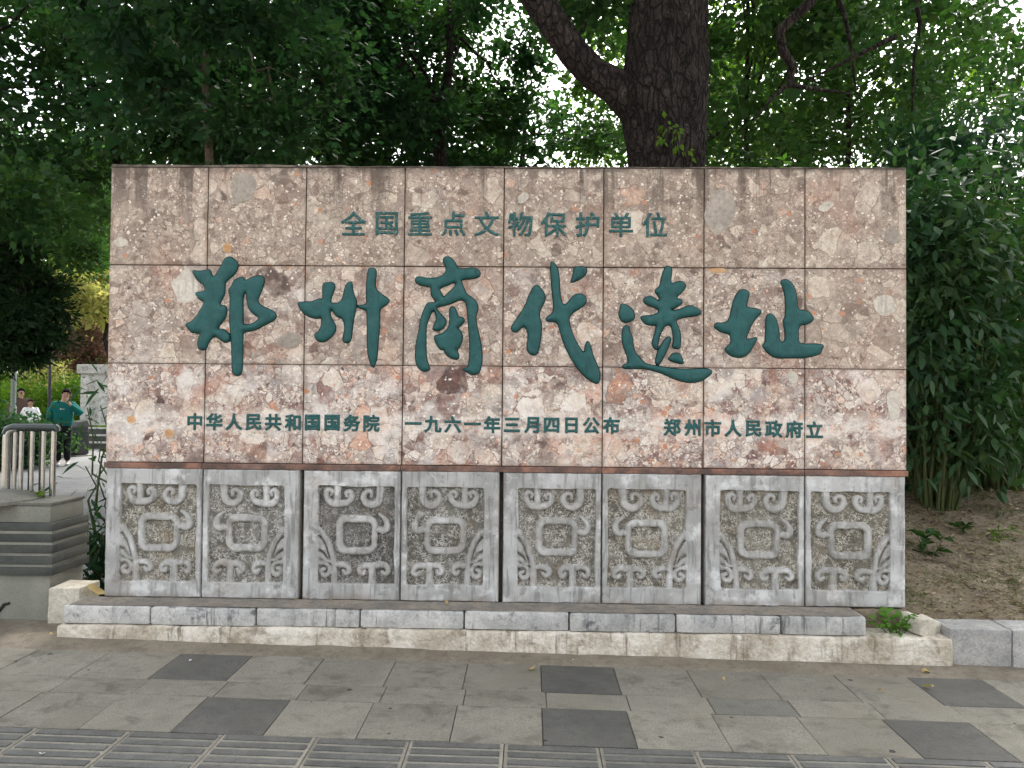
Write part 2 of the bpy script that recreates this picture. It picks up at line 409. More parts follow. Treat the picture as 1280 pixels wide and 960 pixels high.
M['clast'] = mottled('pale limestone fragment', (0.58, 0.52, 0.435), (0.7, 0.64, 0.55), 9, 0.5, 0.1, 50, streak=(0.4, 0.36, 0.3))
M['clast_grey'] = mottled('grey limestone fragment', (0.33, 0.285, 0.235), (0.42, 0.365, 0.305), 9, 0.5, 0.1, 50)
M['clast_orange'] = mottled('orange stone fragment', (0.6, 0.33, 0.15), (0.66, 0.43, 0.24), 12, 0.5, 0.1, 50)
M['marble'] = mottled('grey kerb marble', (0.4, 0.395, 0.375), (0.56, 0.545, 0.51), 6, 0.6, 0.5, 90, dark=(0.15, 0.15, 0.15), darkat=(0.55, 0.68), c3=(0.28, 0.275, 0.26), streak=(0.13, 0.13, 0.13))
M['plaster'] = mottled('cream rendered plinth', (0.48, 0.42, 0.325), (0.76, 0.7, 0.6), 3.6, 0.85, 0.9, 45, dark=(0.3, 0.245, 0.175), darkat=(0.5, 0.68), c3=(0.43, 0.37, 0.28), usepos=True, bdist=0.02, streak=(0.22, 0.18, 0.13))
M['ledge'] = mottled('dusty ledge', (0.2, 0.18, 0.155), (0.3, 0.26, 0.21), 6, 0.9, 0.4, usepos=True)
M['kerb'] = mottled('grey kerb stone', (0.33, 0.325, 0.31), (0.46, 0.44, 0.4), 5, 0.7, 0.5, 80, dark=(0.15, 0.14, 0.12), darkat=(0.56, 0.7))
M['paver'] = mottled('grey paver', (0.19, 0.178, 0.145), (0.23, 0.214, 0.174), 3, 0.85, 0.35, 130, dark=(0.12, 0.112, 0.09), darkat=(0.5, 0.68), tint=0.4, c3=(0.15, 0.144, 0.12), bdist=0.004, spots=(0.05, 0.05, 0.045), rnd=0.18, soil=(0.2, 0.178, 0.138))
M['paver_dark'] = mottled('dark paver', (0.084, 0.081, 0.072), (0.112, 0.107, 0.094), 4, 0.8, 0.35, 150, tint=0.35, c3=(0.06, 0.06, 0.06), bdist=0.004, rnd=0.2, spots=(0.03, 0.03, 0.03), soil=(0.1, 0.095, 0.082))
M['paver_mid'] = mottled('mid grey paver', (0.135, 0.13, 0.11), (0.155, 0.148, 0.126), 3, 0.85, 0.35, 130, tint=0.35, bdist=0.004)
M['tactile'] = mottled('tactile tile', (0.215, 0.2, 0.165), (0.275, 0.256, 0.21), 5, 0.8, 0.3, 110, bdist=0.004)
M['bar'] = mottled('tactile bar', (0.085, 0.086, 0.08), (0.125, 0.124, 0.112), 6, 0.55, 0.3, 120, spec=0.4, bdist=0.004)
M['bed'] = mottled('sand bed', (0.13, 0.118, 0.095), (0.17, 0.152, 0.12), 8, 0.95, 0.5, usepos=True)
M['dust'] = mottled('dusty soil edge', (0.17, 0.145, 0.11), (0.22, 0.19, 0.145), 5, 0.95, 0.5, 120, usepos=True, dark=(0.13, 0.11, 0.085))
M['soil'] = mottled('dry brown soil', (0.2, 0.16, 0.11), (0.3, 0.245, 0.175), 2.5, 0.95, 0.9, 50, usepos=True, dark=(0.1, 0.08, 0.055), darkat=(0.52, 0.68), c3=(0.14, 0.11, 0.078), bdist=0.03)
M['path'] = mottled('grey path', (0.105, 0.108, 0.108), (0.14, 0.142, 0.14), 1.2, 0.8, 0.2, 40, usepos=True)
M['granite'] = mottled('grey green granite', (0.2, 0.2, 0.165), (0.245, 0.24, 0.2), 2.5, 0.6, 0.12, 160, tint=0.3, c3=(0.175, 0.172, 0.14), bdist=0.003)
M['granite_dark'] = mottled('dark granite band', (0.06, 0.064, 0.058), (0.085, 0.087, 0.078), 4, 0.55, 0.12, 160, bdist=0.003)
M['granite_cap'] = mottled('dusty granite top', (0.14, 0.138, 0.118), (0.2, 0.195, 0.165), 5, 0.8, 0.2, 90, bdist=0.003)
M['concrete'] = mottled('pale concrete', (0.46, 0.42, 0.34), (0.55, 0.51, 0.42), 5, 0.9, 0.6, 60, dark=(0.26, 0.22, 0.16), darkat=(0.55, 0.7))
M['steel'] = plain('brushed steel', (0.62, 0.63, 0.63), 0.22, 0.5, 1.0, 0.08)
M['rail_dark'] = plain('dark green rail', (0.03, 0.042, 0.04), 0.25, 0.5)
M['black_metal'] = plain('black metal', (0.018, 0.019, 0.02), 0.4, 0.5)
M['grey_metal'] = plain('grey green metal', (0.16, 0.19, 0.17), 0.5, 0.4)
M['bin'] = plain('dark bin', (0.012, 0.013, 0.014), 0.5, 0.4)
M['lamp_glass'] = plain('milky lamp glass', (0.55, 0.57, 0.55), 0.3, 0.5)
M['palestone'] = mottled('pale carved stone', (0.5, 0.5, 0.46), (0.62, 0.61, 0.57), 5, 0.85, 0.6, 60, dark=(0.22, 0.21, 0.19), darkat=(0.52, 0.64))
def barkmat():
    t = NT('fissured dark bark'); P = t.pos()
    w = t.vmath('ADD', P, t.vmath('SCALE', t.noise(P, 5, 4, 0.6, col=True), scale=0.12))
    e1 = t.vor(t.scl(w, 16, 16, 4.5), 1.0, 'DISTANCE_TO_EDGE').outputs['Distance']
    e2 = t.vor(t.scl(w, 34, 34, 12), 1.0, 'DISTANCE_TO_EDGE').outputs['Distance']
    n = t.noise(P, 4, 6, 0.65); f = t.noise(P, 60, 4, 0.65)
    c = t.mix(t.grey(n, 0.35, 0.65), (0.03, 0.023, 0.021), (0.062, 0.049, 0.042))
    c = t.mix(t.math('MULTIPLY', t.grey(f, 0.5, 0.72), 0.6), c, (0.11, 0.09, 0.076))
    c = t.mix(t.math('MULTIPLY', t.grey(t.noise(t.scl(P, 5, 5, 1.6), 1.0, 6, 0.7), 0.56, 0.7), 0.7), c, (0.17, 0.15, 0.125))
    cr = t.math('MINIMUM', t.grey(e1, 0.0, 0.16), t.math('MULTIPLY_ADD', t.grey(e2, 0.0, 0.2), 0.45, 0.55))
    c = t.mix(cr, (0.012, 0.01, 0.009), c)
    t.bump(t.math('ADD', cr, t.math('MULTIPLY', f, 0.5)), 1.0, 0.03)
    return t.fin(c, 0.9, 0.15)
M['bark'] = barkmat()
M['bark_pale'] = mottled('brown bark', (0.13, 0.1, 0.075), (0.19, 0.15, 0.115), 6, 0.9, 0.8, 40, usepos=True, bdist=0.03)
M['stem'] = plain('green stem', (0.07, 0.09, 0.03), 0.6, 0.3)
M['skin'] = plain('skin', (0.42, 0.25, 0.18), 0.5, 0.3, var=0.06)
M['hair'] = plain('black hair', (0.01, 0.008, 0.008), 0.8, 0.15)
M['teal'] = plain('teal sweatshirt cloth', (0.008, 0.13, 0.115), 0.85, 0.2)
M['white_cloth'] = plain('white cloth', (0.72, 0.72, 0.72), 0.85, 0.2)
M['black_cloth'] = plain('black cloth', (0.014, 0.014, 0.016), 0.85, 0.2)
M['brown_cloth'] = plain('brown cloth', (0.09, 0.06, 0.045), 0.85, 0.2)
M['blue_cloth'] = plain('blue denim', (0.25, 0.36, 0.52), 0.85, 0.2)
M['leaf'] = leafmat('mid green leaf', (0.016, 0.046, 0.02), (0.028, 0.07, 0.024), (0.06, 0.11, 0.026), 0.38, tcol=(1.3, 1.65, 0.7))
M['leaf_dark'] = leafmat('dark green leaf', (0.011, 0.034, 0.02), (0.018, 0.052, 0.025), (0.038, 0.08, 0.028), 0.38, tcol=(1.25, 1.65, 0.75))
M['leaf_light'] = leafmat('light green leaf', (0.045, 0.12, 0.016), (0.08, 0.165, 0.02), (0.15, 0.22, 0.03), 0.45, tcol=(1.5, 1.7, 0.6))
M['leaf_yellow'] = leafmat('yellow green leaf', (0.3, 0.32, 0.1), (0.44, 0.42, 0.16), (0.24, 0.3, 0.08), 0.35, tcol=(1.3, 1.3, 0.9))
M['leaf_red'] = leafmat('red brown leaf', (0.13, 0.07, 0.06), (0.19, 0.115, 0.1), (0.13, 0.12, 0.06), 0.3, tcol=(1.3, 1.1, 0.9))
M['leaf_ever'] = leafmat('evergreen needle', (0.008, 0.024, 0.01), (0.014, 0.036, 0.013), (0.026, 0.052, 0.016), 0.15)
M['leaf_blade'] = leafmat('glossy blade leaf', (0.014, 0.045, 0.022), (0.026, 0.07, 0.03), (0.075, 0.12, 0.038), 0.3, 0.5, 0.25)
M['leaf_bamboo'] = leafmat('bamboo leaf', (0.022, 0.055, 0.016), (0.045, 0.09, 0.02), (0.14, 0.17, 0.035), 0.34, 0.5, 0.2)
M['weed'] = leafmat('fresh weed leaf', (0.06, 0.15, 0.025), (0.09, 0.2, 0.03), (0.14, 0.25, 0.05), 0.35)
M['dead_leaf'] = leafmat('dead leaf', (0.28, 0.16, 0.07), (0.4, 0.26, 0.12), (0.5, 0.42, 0.2), 0.2)
M['litter'] = leafmat('leaf litter', (0.14, 0.1, 0.06), (0.24, 0.175, 0.1), (0.45, 0.38, 0.26), 0.1)
M['grass'] = leafmat('thin grass', (0.06, 0.1, 0.03), (0.085, 0.13, 0.04), (0.15, 0.16, 0.06), 0.3)

# ------------------------------------------------------------------ the ground
def pave_z(x): return -0.016 * np.asarray(x, float)
def terrain(x, y):
    x = np.asarray(x, float); y = np.asarray(y, float)
    z = pave_z(np.clip(x, -3.2, 8)) * (1 - sstep(0.5, 4, y)) - 0.05
    bank = 0.155 + 0.5 * sstep(-0.1, 2.2, y) + 0.55 * sstep(1.5, 8.0, y) + 0.10 * fbm(x * 1.3, y * 1.3, 3) + 0.05 * fbm(x * 5, y * 5, 9)
    m = sstep(-0.09, -0.02, y) * sstep(-2.75, -2.3, x - 0.35 * np.maximum(y, 0) * (x < 0) * 0)
    edge = sstep(-2.9 - 0.25 * np.clip(y, 0, 6), -2.2 - 0.1 * np.clip(y, 0, 6), x)
    z = z * (1 - m * edge) + bank * m * edge
    far = sstep(18, 30, np.hypot(x, y)); 
    return z * (1 - far) + (-0.05) * far
xs = np.unique(np.concatenate([np.linspace(-400, -30, 12), np.linspace(-30, -4, 27), np.linspace(-4, 8, 130), np.linspace(8, 30, 23), np.linspace(30, 400, 12)]))
ys = np.unique(np.concatenate([np.linspace(-400, -12, 12), np.linspace(-12, -0.5, 20), np.linspace(-0.5, 5, 90), np.linspace(5, 30, 40), np.linspace(30, 400, 12)]))
gx, gy = np.meshgrid(xs, ys); V = np.stack([gx, gy, terrain(gx, gy)], -1).reshape(-1, 3)
nx_, ny_ = len(xs), len(ys)
idx = np.arange(nx_ * ny_).reshape(ny_, nx_)
F = np.stack([idx[:-1, :-1], idx[:-1, 1:], idx[1:, 1:], idx[1:, :-1]], -1).reshape(-1, 4)
put('ground', mesh_np('ground', V, F, True), M['soil'], kind='structure')

def sheet(name, mat, x0, x1, y0, y1, zf, nx=40, ny=10, th=0.0, **k):
    a = np.linspace(x0, x1, nx); b = np.linspace(y0, y1, ny); X, Y = np.meshgrid(a, b)
    V = np.stack([X, Y, zf(X, Y)], -1).reshape(-1, 3); i = np.arange(nx * ny).reshape(ny, nx)
    F = np.stack([i[:-1, :-1], i[:-1, 1:], i[1:, 1:], i[1:, :-1]], -1).reshape(-1, 4)
    return put(name, mesh_np(name, V, F, True), mat, **k)

TW, PITCHX = 0.400, 0.406
pav = sheet('pavement', M['bed'], -9, 9, -9, -0.18, lambda x, y: pave_z(x) - 0.012, kind='structure')
road = sheet('road', mottled('asphalt', (0.05, 0.05, 0.052), (0.07, 0.07, 0.07), 3, 0.9, 0.4, usepos=True), -60, 60, -22, -9.0, lambda x, y: pave_z(np.clip(x, -9, 9)) * 0 - 0.03, kind='structure')
rgp = random.Random(4)
def paver_mesh(name, w, d, b=0.004):
    return MB().box(-w / 2, w / 2, -d / 2, d / 2, -0.05, 0.0, b).mesh(name)
PM = {}
def lay(kind, ycen, d, xc, mat, name='paver'):
    key = (kind, mat)
    if key not in PM:
        PM[key] = paver_mesh(name, PITCHX - 0.0032, d - 0.0032); PM[key].materials.append(M[mat])
    o = put(name, PM[key], parent=pav, loc=(xc, ycen, float(pave_z(xc)) + rgp.uniform(-0.002, 0.002)))
    o.rotation_euler = (rgp.uniform(-0.005, 0.005), 0.016 + rgp.uniform(-0.005, 0.005), rgp.uniform(-0.005, 0.005))
    return o
for k in range(-11, 12):
    xa = 0.242 + (k + 0.5) * PITCHX
    lay('full', -0.575, 0.4, xa, 'paver_dark' if k % 5 == 0 else 'paver')
    lay('half', -0.877, 0.204, xa + 0.02, 'paver_mid' if k == 2 else 'paver')
    xc = 0.238 + (k + 0.5) * PITCHX
    lay('full', -1.179, 0.4, xc, 'paver_dark' if k % 4 == 0 else 'paver')
    for yy in (-1.994, -2.398, -2.802): lay('full', yy, 0.404, xc, 'paver_dark' if (k % 5 == 0 and yy == -2.398) else 'paver')
# tactile tiles with raised bars
bar_me = MB().box(-0.186, 0.186, -0.021, 0.021, -0.002, 0.0055, 0.0025).mesh('raised_bar'); bar_me.materials.append(M['bar'])
for k in range(-11, 12):
    xt = 0.07 + (k + 0.5) * PITCHX
    t = lay('full', -1.586, 0.406, xt, 'tactile', 'tactile_tile')
    for j in range(6):
        put('raised_bar', bar_me, parent=t, loc=(0, -0.166 + j * 0.0664, 0))
# dusty strip between pavement and plinth
sheet('soil_edge', M['dust'], -6, 9, -0.40, 0.25, lambda x, y: pave_z(x) + 0.003 + 0.02 * sstep(-0.4, -0.22, y) + 0.016 * fbm(x * 6, y * 14, 5) * sstep(-0.4, -0.3, y) - 0.02 * sstep(-0.385, -0.4, y), 260, 24, kind='structure')
sheet('path', M['path'], -14.5, -3.1, 0.9, 24, lambda x, y: 0 * x + 0.004 + 0.012 * fbm(x, y, 8), 40, 60, kind='structure')

# ------------------------------------------------------------------ monument wall
T = 0.615; ZROW = (2.916, 2.3005, 1.687, 1.075); PZ0, PZ1 = 0.243, 1.036
wall = empty('monument_wall', (0, 0.0, PZ0), 'pink breccia monument wall carved with green Chinese characters above grey relief panels', 'monument wall')
WZ = PZ0
def wput(name, me, mat, loc, **k):
    return put(name, me, mat, wall, loc=(loc[0], loc[1], loc[2] - WZ), **k)
MB().box(-4 * T + 0.012, 4 * T - 0.012, 0.055, 0.42, 0.0, 2.9 - WZ).build('core', M['grout'], wall)
slab_me = MB().box(-T / 2 + 0.0028, T / 2 - 0.0028, 0, 0.06, -0.3047, 0.3047, 0.004).mesh('stone_slab'); slab_me.materials.append(M['breccia'])
rs = random.Random(11)
for r in range(3):
    for c in range(8):
        zc = (ZROW[r] + ZROW[r + 1]) / 2
        o = wput('stone_slab', slab_me, None, ((c - 3.5) * T, rs.uniform(-0.0015, 0.0015), zc))
        vividness = (0.03, 0.28, 0.9)[r] + rs.uniform(-0.03, 0.12)
        if r == 1 and c == 7: vividness = 0.1
        if r == 1 and c in (1, 2, 4): vividness = 0.45
        o.color = (min(1, vividness), (0.12, 0.4, 0.75)[r] + rs.uniform(-0.1, 0.2), rs.uniform(0.3, 1.0), 1)
# side and back faces of slabs on the ends
MB().box(-4 * T + 0.003, -4 * T + 0.03, 0.061, 0.45, 1.076 - WZ, 2.914 - WZ, 0.003).build('end_slab', M['breccia'], wall)
MB().box(4 * T - 0.03, 4 * T - 0.003, 0.061, 0.45, 1.076 - WZ, 2.914 - WZ, 0.003).build('end_slab', M['breccia'], wall)
# coping: thin uneven mortar skin
xs_ = np.linspace(-4 * T + 0.005, 4 * T - 0.005, 160)
V = []; 
for x in xs_:
    h = 0.004 + 0.012 * (fbm(np.array(x * 9.0), np.array(0.3), 2) + 0.25) + 0.008 * (x < -1.0)
    f = 0.004 + 0.006 * fbm(np.array(x * 14.0), np.array(2.3), 5)
    V += [(x, -f, 2.9145 - WZ), (x, -f, 2.9145 + float(h) - WZ), (x, 0.45, 2.9145 + float(h) - WZ), (x, 0.45, 2.9145 - WZ)]
F = [(i * 4 + a, i * 4 + (a + 1) % 4, i * 4 + 4 + (a + 1) % 4, i * 4 + 4 + a) for i in range(len(xs_) - 1) for a in range(4)]
F += [(3, 2, 1, 0), tuple(len(V) - 4 + a for a in range(4))]
MB().raw(V, F).build('coping', M['coping'], wall)
# red stone band in lengths
bx = [-4 * T - 0.004, -1.85, -0.62, 0.61, 1.84, 4 * T + 0.004]
for a, b in zip(bx, bx[1:]):
    MB().box(a + 0.001, b - 0.001, -0.012 + rs.uniform(-0.001, 0.001), 0.43, 1.0385 - WZ, 1.0725 - WZ, 0.004).build('stone_band', M['redband'], wall)

def chaikin(P, n=2):
    P = np.asarray(P, float)
    for _ in range(n):
        Q = np.roll(P, -1, 0); P = np.stack([0.75 * P + 0.25 * Q, 0.25 * P + 0.75 * Q], 1).reshape(-1, 2)
    return P
# pale fragments that stand out in the polished slabs
def blob(name, cx, cz, rx, rz, rot, mat, seed, n=11):
    rg = random.Random(seed); pts = []
    for i in range(n):
        a = 2 * math.pi * i / n + rg.uniform(-0.24, 0.24); k = rg.uniform(0.72, 1.12)
        x, z = rx * k * math.cos(a), rz * k * math.sin(a)
        pts.append((x * math.cos(rot) - z * math.sin(rot), x * math.sin(rot) + z * math.cos(rot)))
    pts = [tuple(q) for q in chaikin(np.array(pts), 2)]; n = len(pts)
    V = [(x, 0, z) for x, z in pts] + [(x, 0.004, z) for x, z in pts]
    F = [tuple(range(n))] + [(i, i + n, (i + 1) % n + n, (i + 1) % n) for i in range(n)]
    MB().raw(V, F).build(name, M[mat], wall, loc=(cx, -0.0026, cz - WZ))
for i, (cx, cz, rx, rz, rot, mt) in enumerate([(-1.975, 2.17, .095, .115, .3, 'clast'), (-1.63, 2.79, .085, .115, -.3, 'clast_grey'), (2.325, 2.075, .085, .08, .1, 'clast'),
        (-2.39, 2.44, .045, .035, 0, 'clast'), (2.38, 2.5, .055, .055, .2, 'clast_grey'), (1.97, 2.68, .05, .03, .5, 'clast'),
        (1.32, 2.285, .06, .018, -.1, 'clast_orange'), (1.77, 1.64, .035, .045, .3, 'clast'), (2.38, 1.47, .045, .11, .05, 'clast'),
        (-2.3, 1.34, .03, .028, 0, 'clast_orange'), (-2.06, 1.255, .032, .028, 0, 'clast_orange'), (-1.72, 2.41, .03, .035, 0, 'clast_orange'), (.12, 2.73, .05, .03, .7, 'clast'),
        (-.52, 1.86, .05, .05, 0, 'clast_grey'), (1.33, 2.64, .1, .15, .1, 'clast_grey'), (-1.32, 1.84, .09, .05, .1, 'clast_grey')]):
    blob('stone_fragment', cx, cz, rx, rz, rot, mt, 50 + i)

# ---- carved panels: one height field, left-hand and mirrored right-hand
PW, PH = 0.599, PZ1 - PZ0
def make_panel_field(seed):
    nx, ny = 180, 236
    X = np.linspace(62, 632, nx); Y = np.linspace(850, 92, ny)
    gx, gy = np.meshgrid(X, Y)
    def wob(q): return 4.0 * fbm(gx / 30, gy / 30, q) + 16.0 * fbm(gx / 190, gy / 190, q + 5)
    px, py = gx + wob(seed * 3 + 1), gy + wob(seed * 3 + 2)
    def stroke(pts, rad, f=1.06):
        d = np.full(gx.shape, 1e9)
        rad = [q * f for q in rad]
        # Catmull-Rom resample
        P = np.array(pts, float); Rr = np.array(rad, float); Q = []; RR = []
        for i in range(len(P) - 1):
            p0, p1, p2, p3 = P[max(i - 1, 0)], P[i], P[i + 1], P[min(i + 2, len(P) - 1)]
            for t in np.linspace(0, 1, 5)[:-1]:
                Q.append(0.5 * ((2 * p1) + (-p0 + p2) * t + (2 * p0 - 5 * p1 + 4 * p2 - p3) * t * t + (-p0 + 3 * p1 - 3 * p2 + p3) * t ** 3)); RR.append(Rr[i] * (1 - t) + Rr[i + 1] * t)
        Q.append(P[-1]); RR.append(Rr[-1])
        for (a, b, ra, rb) in zip(Q, Q[1:], RR, RR[1:]):
            ab = b - a; L = ab @ ab + 1e-9
            t = np.clip(((px - a[0]) * ab[0] + (py - a[1]) * ab[1]) / L, 0, 1)
            d = np.minimum(d, np.hypot(px - a[0] - t * ab[0], py - a[1] - t * ab[1]) - (ra + (rb - ra) * t))
        return d
    def rrect(cx, cy, hx, hy, r):
        qx = np.abs(px - cx) - hx + r; qy = np.abs(py - cy) - hy + r
        return np.hypot(np.maximum(qx, 0), np.maximum(qy, 0)) + np.minimum(np.maximum(qx, qy), 0) - r
    A = [
        stroke([(262, 170), (262, 230), (262, 285)], [17, 14, 17]),
        stroke([(300, 288), (262, 292), (225, 288), (202, 262), (197, 228), (212, 210), (232, 220), (228, 240)], [17, 18, 17, 14, 13, 11, 9, 7]),
        stroke([(225, 288), (262, 292), (312, 286), (340, 262), (344, 230), (328, 214), (311, 226), (316, 244)], [17, 18, 16, 14, 13, 11, 9, 7]),
        stroke([(514, 170), (510, 235), (500, 272), (470, 292), (436, 287), (414, 260), (416, 230), (436, 212), (458, 220), (458, 244)], [22, 17, 18, 18, 16, 15, 13, 11, 9, 7]),
        np.maximum(rrect(375, 470, 120, 108, 54), -rrect(377, 470, 89, 72, 30)),
        stroke([(506, 346), (536, 370), (553, 402), (548, 432), (526, 442), (512, 428)], [5, 10, 15, 17, 16, 9]),
        stroke([(490, 438), (530, 440)], [12, 14]),
        stroke([(130, 425), (170, 458), (205, 515), (230, 590), (242, 660), (242, 770)], [10, 13, 13, 13, 14, 17]),
        stroke([(158, 636), (196, 642), (216, 674), (202, 706), (174, 704), (166, 682), (184, 672)], [8, 9, 11, 12, 11, 10, 9]),
        stroke([(140, 600), (160, 640)], [8, 8]),
        stroke([(240, 650), (285, 643), (320, 652), (331, 678), (312, 694), (297, 680)], [12, 13, 14, 13, 12, 8]),
        stroke([(468, 770), (468, 700), (468, 655)], [22, 16, 19]),
        stroke([(500, 648), (468, 648), (424, 646), (398, 664), (398, 690), (416, 694), (424, 678)], [12, 15, 14, 13, 12, 11, 8]),
        stroke([(440, 648), (468, 648), (520, 642), (554, 656), (562, 684), (544, 698), (528, 686)], [12, 15, 14, 13, 12, 11, 8]),
    ]
    frame = -rrect(375, 470, 226, 286, 16)
    # feather field left of the band
    feath = np.maximum(np.maximum(py - 632, 440 - py), px - (150 + 92 * sstep(440, 640, py) ))
    groove = np.minimum(np.minimum(stroke([(152, 478), (186, 515), (208, 575), (216, 618)], [6, 9, 8, 4]), stroke([(150, 560), (180, 580), (204, 612)], [7, 9, 4])), stroke([(150, 612), (176, 622)], [6, 4]))
    feath = np.maximum(feath, -groove)
    sd = np.minimum(frame, feath)
    for a in A: sd = np.minimum(sd, a)
    mm = 1.06   # one unit is about 1.06 mm
    H = -0.024 * sstep(0.0, 4.5, sd)
    inner = np.minimum.reduce(A + [feath])
    lower = (frame > 1) * 1.0
    H = H - 0.003 * lower * (1 - sstep(0, 8, sd)) - 0.004 * (1 - sstep(0.0, 9, -sd)) * (sd < 0) * lower
    ring_in = rrect(377, 470, 74, 57, 20)
    H = H + 0.004 * sstep(4, -4, ring_in) * sstep(-20, -4, ring_in)       # small rim in the square's floor
    rough = (np.random.RandomState(seed).rand(ny, nx) - 0.5)
    H = H + sstep(4, 9, sd) * (0.004 * rough + 0.006 * fbm(gx / 7, gy / 7, 7 + seed)) + 0.0025 * fbm(gx / 60, gy / 60, 4 + seed)
    # worn slab edges
    e = np.minimum(np.minimum(gx - 62, 632 - gx), np.minimum(850 - gy, gy - 92))
    H = H - 0.012 * (1 - sstep(0, 4 + 14 * np.maximum(0, fbm(gx / 25, gy / 25, 21 + seed) + 0.12), e))
    chip = sstep(0.2, 0.3, fbm(gx / 16, gy / 16, 31 + seed)) * (sd < 2) * sstep(-12, 0, sd)
    H = H - 0.006 * chip
    return gx, gy, H, sd
def panel_meshes(mirror, seed):
    gx, gy, H, sd = make_panel_field(seed)
    x = (gx - 62) / 570 * PW - PW / 2; z = (850 - gy) / 758 * PH
    if mirror: x = -x
    ny, nx = H.shape
    V = np.stack([x, -H, z], -1).reshape(-1, 3)
    i = np.arange(nx * ny).reshape(ny, nx)
    F = np.stack([i[:-1, :-1], i[:-1, 1:], i[1:, 1:], i[1:, :-1]], -1).reshape(-1, 4)
    if mirror: F = F[:, ::-1]
    g = ((sd[:-1, :-1] + sd[1:, 1:]) / 2 > 3.5).ravel()
    # rim and back
    rim = np.concatenate([i[0, :], i[1:, -1], i[-1, -2::-1], i[-2:0:-1, 0]])
    B = V[rim].copy(); B[:, 1] = 0.07; nb = len(V); V2 = np.concatenate([V, B]); nr = len(rim)
    k = np.arange(nr); k2 = (k + 1) % nr
    R_ = np.stack([rim[k], nb + k, nb + k2, rim[k2]], -1)
    if mirror: R_ = R_[:, ::-1]
    def sub(Fs, name):
        u, inv = np.unique(Fs, return_inverse=True)
        return mesh_np(name, V2[u], inv.reshape(Fs.shape), True)
    return sub(np.concatenate([F[~g], R_]), 'carved_panel'), sub(F[g], 'chiselled_ground')
GT = ((1.05, 1.02, .96), (1, 1, 1), (.68, .68, .69), (.92, .92, .9), (1.0, .98, .95), (1.06, 1.03, .97), (.96, .93, .87), (.98, .94, .87))
for c in range(8):
    a, b = panel_meshes(c % 2 == 1, c + 1)
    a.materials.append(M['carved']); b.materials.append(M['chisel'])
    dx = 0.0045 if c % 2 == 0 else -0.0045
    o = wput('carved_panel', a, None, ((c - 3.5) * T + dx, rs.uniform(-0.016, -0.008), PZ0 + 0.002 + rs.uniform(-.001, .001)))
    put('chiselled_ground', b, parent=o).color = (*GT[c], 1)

# ---- large calligraphy: raised rounded strokes
def glyph_mesh(polys, name, step=0.0042, R0=0.03, hmax=0.017, off=0.0, loops=None):
    if loops is None: loops = [chaikin(np.array(p, float).reshape(-1, 2) / 1000.0) for p in polys]
    al = np.concatenate(loops); x0, z0 = al.min(0) - step * 2 - off; x1, z1 = al.max(0) + step * 2 + off
    X = np.arange(x0, x1, step); Z = np.arange(z0, z1, step); gx, gz = np.meshgrid(X, Z)
    pts = np.stack([gx.ravel(), gz.ravel()], -1)
    best = np.full(len(pts), 1e9); near = np.zeros_like(pts); ins = np.zeros(len(pts), bool)
    for L in loops:
        for a, b in zip(L, np.roll(L, -1, 0)):
            ab = b - a; t = np.clip(((pts - a) @ ab) / (ab @ ab + 1e-12), 0, 1)
            q = a + t[:, None] * ab; d = np.hypot(*(pts - q).T)
            m = d < best; best[m] = d[m]; near[m] = q[m]
            cr = (a[1] > pts[:, 1]) != (b[1] > pts[:, 1])
            xi = a[0] + (pts[:, 1] - a[1]) * ab[0] / (ab[1] + 1e-15)
            ins ^= cr & (pts[:, 0] < xi)
    ny, nx = gx.shape
    sd = np.where(ins, best, -best) + off
    edge = near + np.where(ins, 0.0, 1.0)[:, None] * (pts - near) / (best[:, None] + 1e-9) * off
    ins = sd > 0
    k = np.clip(np.maximum(sd, 0) / R0, 0, 1)
    h = hmax * np.sqrt(1 - (1 - k) ** 2) + (0.0015 * fbm(pts[:, 0] * 25, pts[:, 1] * 25, 3) * k)
    I = ins.reshape(ny, nx)
    cell = I[:-1, :-1] | I[:-1, 1:] | I[1:, 1:] | I[1:, :-1]
    P2 = np.where(ins[:, None], pts, edge)
    V = np.stack([P2[:, 0], -h, P2[:, 1]], -1)
    i = np.arange(nx * ny).reshape(ny, nx)
    F = np.stack([i[:-1, :-1], i[:-1, 1:], i[1:, 1:], i[1:, :-1]], -1)[cell]
    u, inv = np.unique(F, return_inverse=True); F = inv.reshape(F.shape); V = V[u]
    c = np.array([(x0 + x1) / 2, 0, z0]); V = V - c
    # base skirt so that the stroke is solid into the slab
    return mesh_np(name, V, F, True), c
